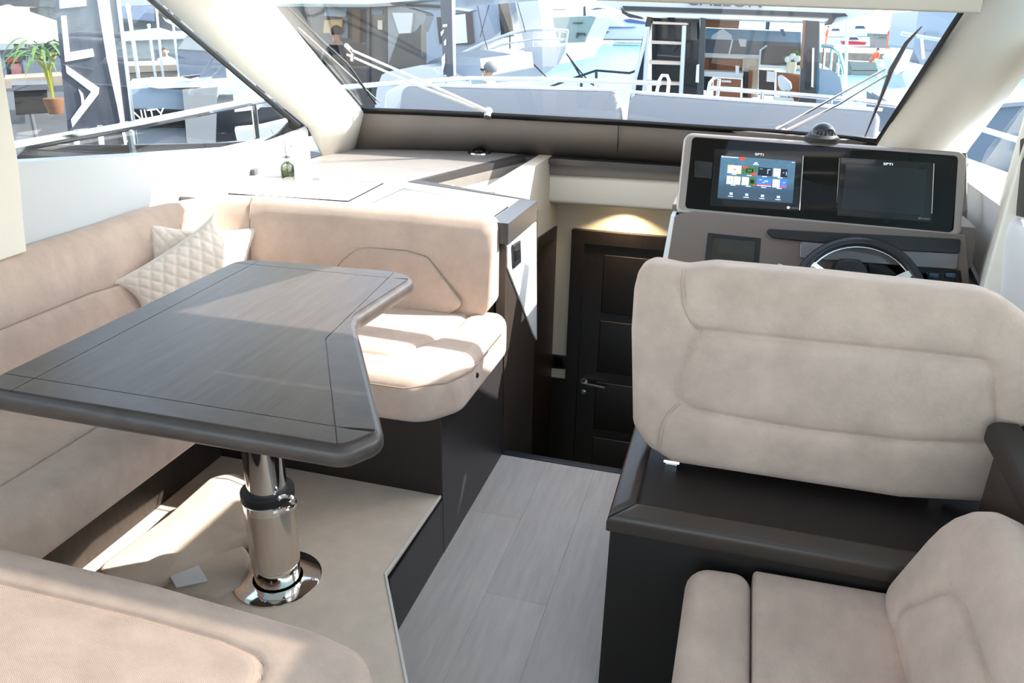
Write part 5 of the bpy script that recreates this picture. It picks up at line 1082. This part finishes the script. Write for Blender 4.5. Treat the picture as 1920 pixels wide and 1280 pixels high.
tn = craft('tender_boat', 'grey tender with a dark name plate moored beside the banner', 'boat', F7, (330, 330), [
    ('deck', [(236, 168), (282, 164), (345, 168), (345, 205), (236, 203)], .1, 1.2, BLUEG), ('hatch', [(280, 153), (375, 152), (378, 163), (300, 166), (278, 163)], .05, .5, PADW), ('lamp_bar', [(340, 144), (376, 140), (376, 143), (356, 148)], .0, .1, DARK),
    ('name_panel', [(236, 204), (346, 208), (347, 240), (236, 240)], .05, .1, mat('name_black', (0.012, 0.0108, 0.0096), .3)), ('hull', [(236, 240), (347, 240), (345, 208), (342, 170), (408, 162), (402, 330), (236, 330)], .12, 1.2, GELG),
    ('fender_column', [(342, 168), (408, 163), (404, 284), (352, 284)], .02, .4, mat('light_grey_col', (0.27, 0.276, 0.282), .5))])
t0 = hit(250, 229, F7[0]+F7[1]*.02, F7[1]); t1 = hit(297, 225, F7[0]+F7[1]*.02, F7[1])
text_mesh('lettering', 'NITY', .13, t0, t1-t0, V((0, 0, 1)), WHITE, tn, .004, 'LEFT', .85)
craft('covered_tender', 'big blue-grey boxy boat cover standing on the quay', 'boat cover', FP(380, 9.0), (380, 165), [('cover', [(332, 92), (345, 74), (365, 62), (400, 66), (420, 92), (426, 150), (338, 152)], 0, 1.5, mat('cover_blue', (0.108, 0.132, 0.18), .7)), ('cover_top', [(333, 92), (346, 74), (366, 63), (400, 67), (418, 97)], -.02, 1.4, mat('cover_light', (0.24, 0.258, 0.27), .7)), ('base', [(330, 152), (440, 146), (445, 165), (330, 168)], -.05, 1.6, GEL)])
craft('dark_boat', 'dark hulled boat moored between the tender and the window corner', 'boat', FP(470, 7.5), (470, 330), [('hull', [(400, 205), (520, 200), (620, 235), (620, 500), (400, 520)], .3, 1.5, DARK), ('white_fender', [(437, 180), (470, 172), (500, 182), (485, 205), (440, 210)], .1, .3, GEL), ('white_fender', [(440, 245), (490, 240), (540, 228), (520, 250), (480, 275), (448, 279)], -.1, .3, GEL)])  # the white pieces are fenders, carried as parts of this boat
um = root('parasol', 'white market parasol on the quay at the left edge', 'parasol', hit(20, 240, *FP(20, 13)))
pk = hit(14, 8, *FP(20, 13)); cz = hit(14, 62, *FP(20, 13)); RR = 1.05; mb = MB(); n = 8
ringp = [V((cz.x+RR*math.cos(k*2*math.pi/n+.2), cz.y+RR*math.sin(k*2*math.pi/n+.2), cz.z)) for k in range(n)]
mb.add([pk]+ringp+[q+V((0, 0, -.10)) for q in ringp], [(0, k+1, (k+1) % n+1) for k in range(n)]+[(k+1, k+1+n, (k+1) % n+1+n, (k+1) % n+1) for k in range(n)]); part(mb, 'canopy', WHITE, um, smooth=20)
part(MB().tube([V((pk.x, pk.y, -.6)), pk], .03, 8), 'pole', GREY, um)
pm = root('potted_palm', 'green potted palm on the quay beside the banner', 'palm', hit(105, 212, *FP(105, 10)))
c = V(pm['_o']); c.z = hit(105, 213, *FP(105, 10)).z
part(MB().lathe([(.07, 0), (.10, .14), (.10, .16)], c, n=16), 'pot', mat('terracotta', (0.21, 0.096, 0.048), .8), pm)
for k in range(7):
    a = k*.9; part(MB().tube([c+V((0, 0, .15)), c+V((.03*math.cos(a), .03*math.sin(a), .45)), c+V((.12*math.cos(a), .12*math.sin(a), .62))], .012, 5), 'stem', mat('palm_stem', (.45, .42, .08), .6), pm)
for k in range(40):
    a = k*2.4; L_ = .34+.2*random.random(); b0 = c+V((.05*math.cos(a), .05*math.sin(a), .52+.2*random.random())); mb = MB(); rows = [[], []]; sdv = V((-math.sin(a), math.cos(a), 0))
    for i in range(6):
        t = i/5; q = b0+V((math.cos(a)*L_*t, math.sin(a)*L_*t, .30*t-.42*t*t)); w_ = .020*math.sin(math.pi*min(1, .12+t*.88)); rows[0].append(q+sdv*w_); rows[1].append(q-sdv*w_+V((0, 0, .004)))
    part(mb.grid(rows), 'frond', GREEN, pm)
craft('planter_box', 'dark square planter on the quay left of the palm', 'planter', FP(60, 10.5), (58, 215), [('box', [(25, 166), (88, 164), (90, 212), (30, 216)], 0, .6, mat('planter_dark', (0.03, 0.027, 0.024), .6)), ('top_rim', [(22, 160), (92, 158), (92, 168), (22, 171)], -.03, .66, GREY)])
craft('magazine_stand', 'red and white magazine stand on the quay behind the planter', 'stand', FP(25, 12.5), (28, 145), [('panel', [(8, 106), (36, 106), (42, 142), (14, 142)], 0, .1, DARK), ('magazine', [(11, 109), (33, 108), (34, 116), (12, 117)], -.03, .03, RED), ('magazine', [(20, 120), (39, 119), (41, 138), (22, 139)], -.03, .03, mat('pink_print', (0.45, 0.18, 0.192), .6))])
craft('quay_kerb', 'pale stone kerb along the quay behind the palm', 'kerb', FP(60, 11.5), (60, 165), [('stone', [(8, 148), (118, 142), (118, 160), (8, 166)], 0, .8, TAN)])
craft('motor_yacht', 'white hull with dark stripe behind the parasol', 'yacht', FP(60, 20), (60, 150), [('hull', [(-20, 66), (130, 60), (130, 84), (-20, 98)], 0, 3, GELG), ('dark_stripe', [(-20, 96), (130, 82), (130, 88), (-20, 102)], -.1, .1, DARK), ('lower_hull', [(-20, 102), (130, 88), (130, 160), (-20, 160)], -.05, 3, mat('slate_hull', (0.12, 0.144, 0.186), .4)), ('ladder', [(48, 88), (52, 66)], -.15, (.02,), DARK), ('ladder', [(54, 88), (57, 66)], -.15, (.02,), DARK), ('porthole', [(44, 100), (50, 100), (48, 114), (44, 112)], -.12, .05, BLACK), ('cabin', [(80, 62), (112, 60), (112, 78), (90, 82)], -.1, 1, mat('navy_glass', (0.024, 0.036, 0.072), .2))])
craft('motor_yacht', 'dark upper deck of a yacht high behind the parasol', 'yacht', FP(80, 26), (80, 60), [('upper_deck', [(-20, 0), (100, -4), (130, 6), (130, 14), (-20, 10)], 0, 3, mat('dark_deck', (0.03, 0.03, 0.036), .4)), ('cabin', [(55, 14), (130, 12), (130, 60), (62, 62)], .3, 3, mat('mid_deck', (0.078, 0.09, 0.108), .4)), ('window', [(66, 18), (92, 17), (96, 34), (72, 36)], .25, .1, DGLASS), ('white_band', [(-20, -60), (130, -60), (130, -2), (-20, 2)], 0, 3, GEL)])
craft('motor_yacht', 'large grey-green hull moored beyond the white poles', 'yacht', FP(320, 28), (320, 125), [('hull', [(225, 74), (430, 66), (430, 122), (225, 122)], 0, 4, mat('grey_green_hull', (0.18, 0.204, 0.204), .4)), ('sheer', [(225, 60), (300, 52), (345, 66), (430, 62), (430, 74), (225, 78)], -.1, 3, GEL), ('dark_line', [(225, 77), (430, 69), (430, 73), (225, 81)], -.15, .1, DARK), ('cabin_glass', [(225, 12), (292, 12), (310, 40), (345, 58), (225, 62)], .2, 2, mat('cabin_smoke', (0.084, 0.096, 0.12), .3)), ('roof', [(215, -60), (340, -60), (345, 0), (330, 8), (215, 12)], -.1, 3, mat('roof_grey', (0.27, 0.288, 0.312), .4)), ('blue_screen', [(222, 12), (290, 10), (290, 40), (222, 34)], -.2, .1, mat('blue_tint', (0.12, 0.156, 0.252), .3)), ('dark_arch', [(295, 22), (345, 10), (350, 40), (310, 36)], -.05, 1, DARK)])
craft('quay_wall', 'weathered tan timber quay wall below the white poles', 'quay wall', FP(290, 15), (290, 168), [('timber', [(232, 124), (340, 121), (340, 132), (232, 137)], 0, 1.5, TAN), ('timber', [(232, 138), (340, 133), (340, 146), (232, 150)], .05, 1.5, TAN), ('timber', [(232, 151), (340, 147), (340, 162), (232, 166)], .1, 1.5, TAN)])
for i, (a, b, w_) in enumerate((((240, 12), (262, 160), .028), ((279, 48), (288, 120), .02), ((293, 12), (303, 122), .018), ((322, 22), (333, 120), .018))):
    lab = ('thick white pole nearest the banner, leaning slightly', 'short white pole second from the banner', 'white pole behind the small figure on the quay', 'white pole furthest from the banner, near the boat cover')[i]
    e = root('mooring_pole', lab, 'pole', hit(*b, *FP(290, 14)), 'white poles on the quay'); q2 = hit(*b, *FP(290, 14)); q = hit(*a, *FP(290, 14)); part(MB().tube([q, q2, V((q2.x, q2.y, -.62))], w_, 8), 'pole', GEL, e); part(MB().sphere(q, w_*1.4, 10), 'cap', GEL, e)

for o in bpy.data.objects:
    if '_o' in o: del o['_o']
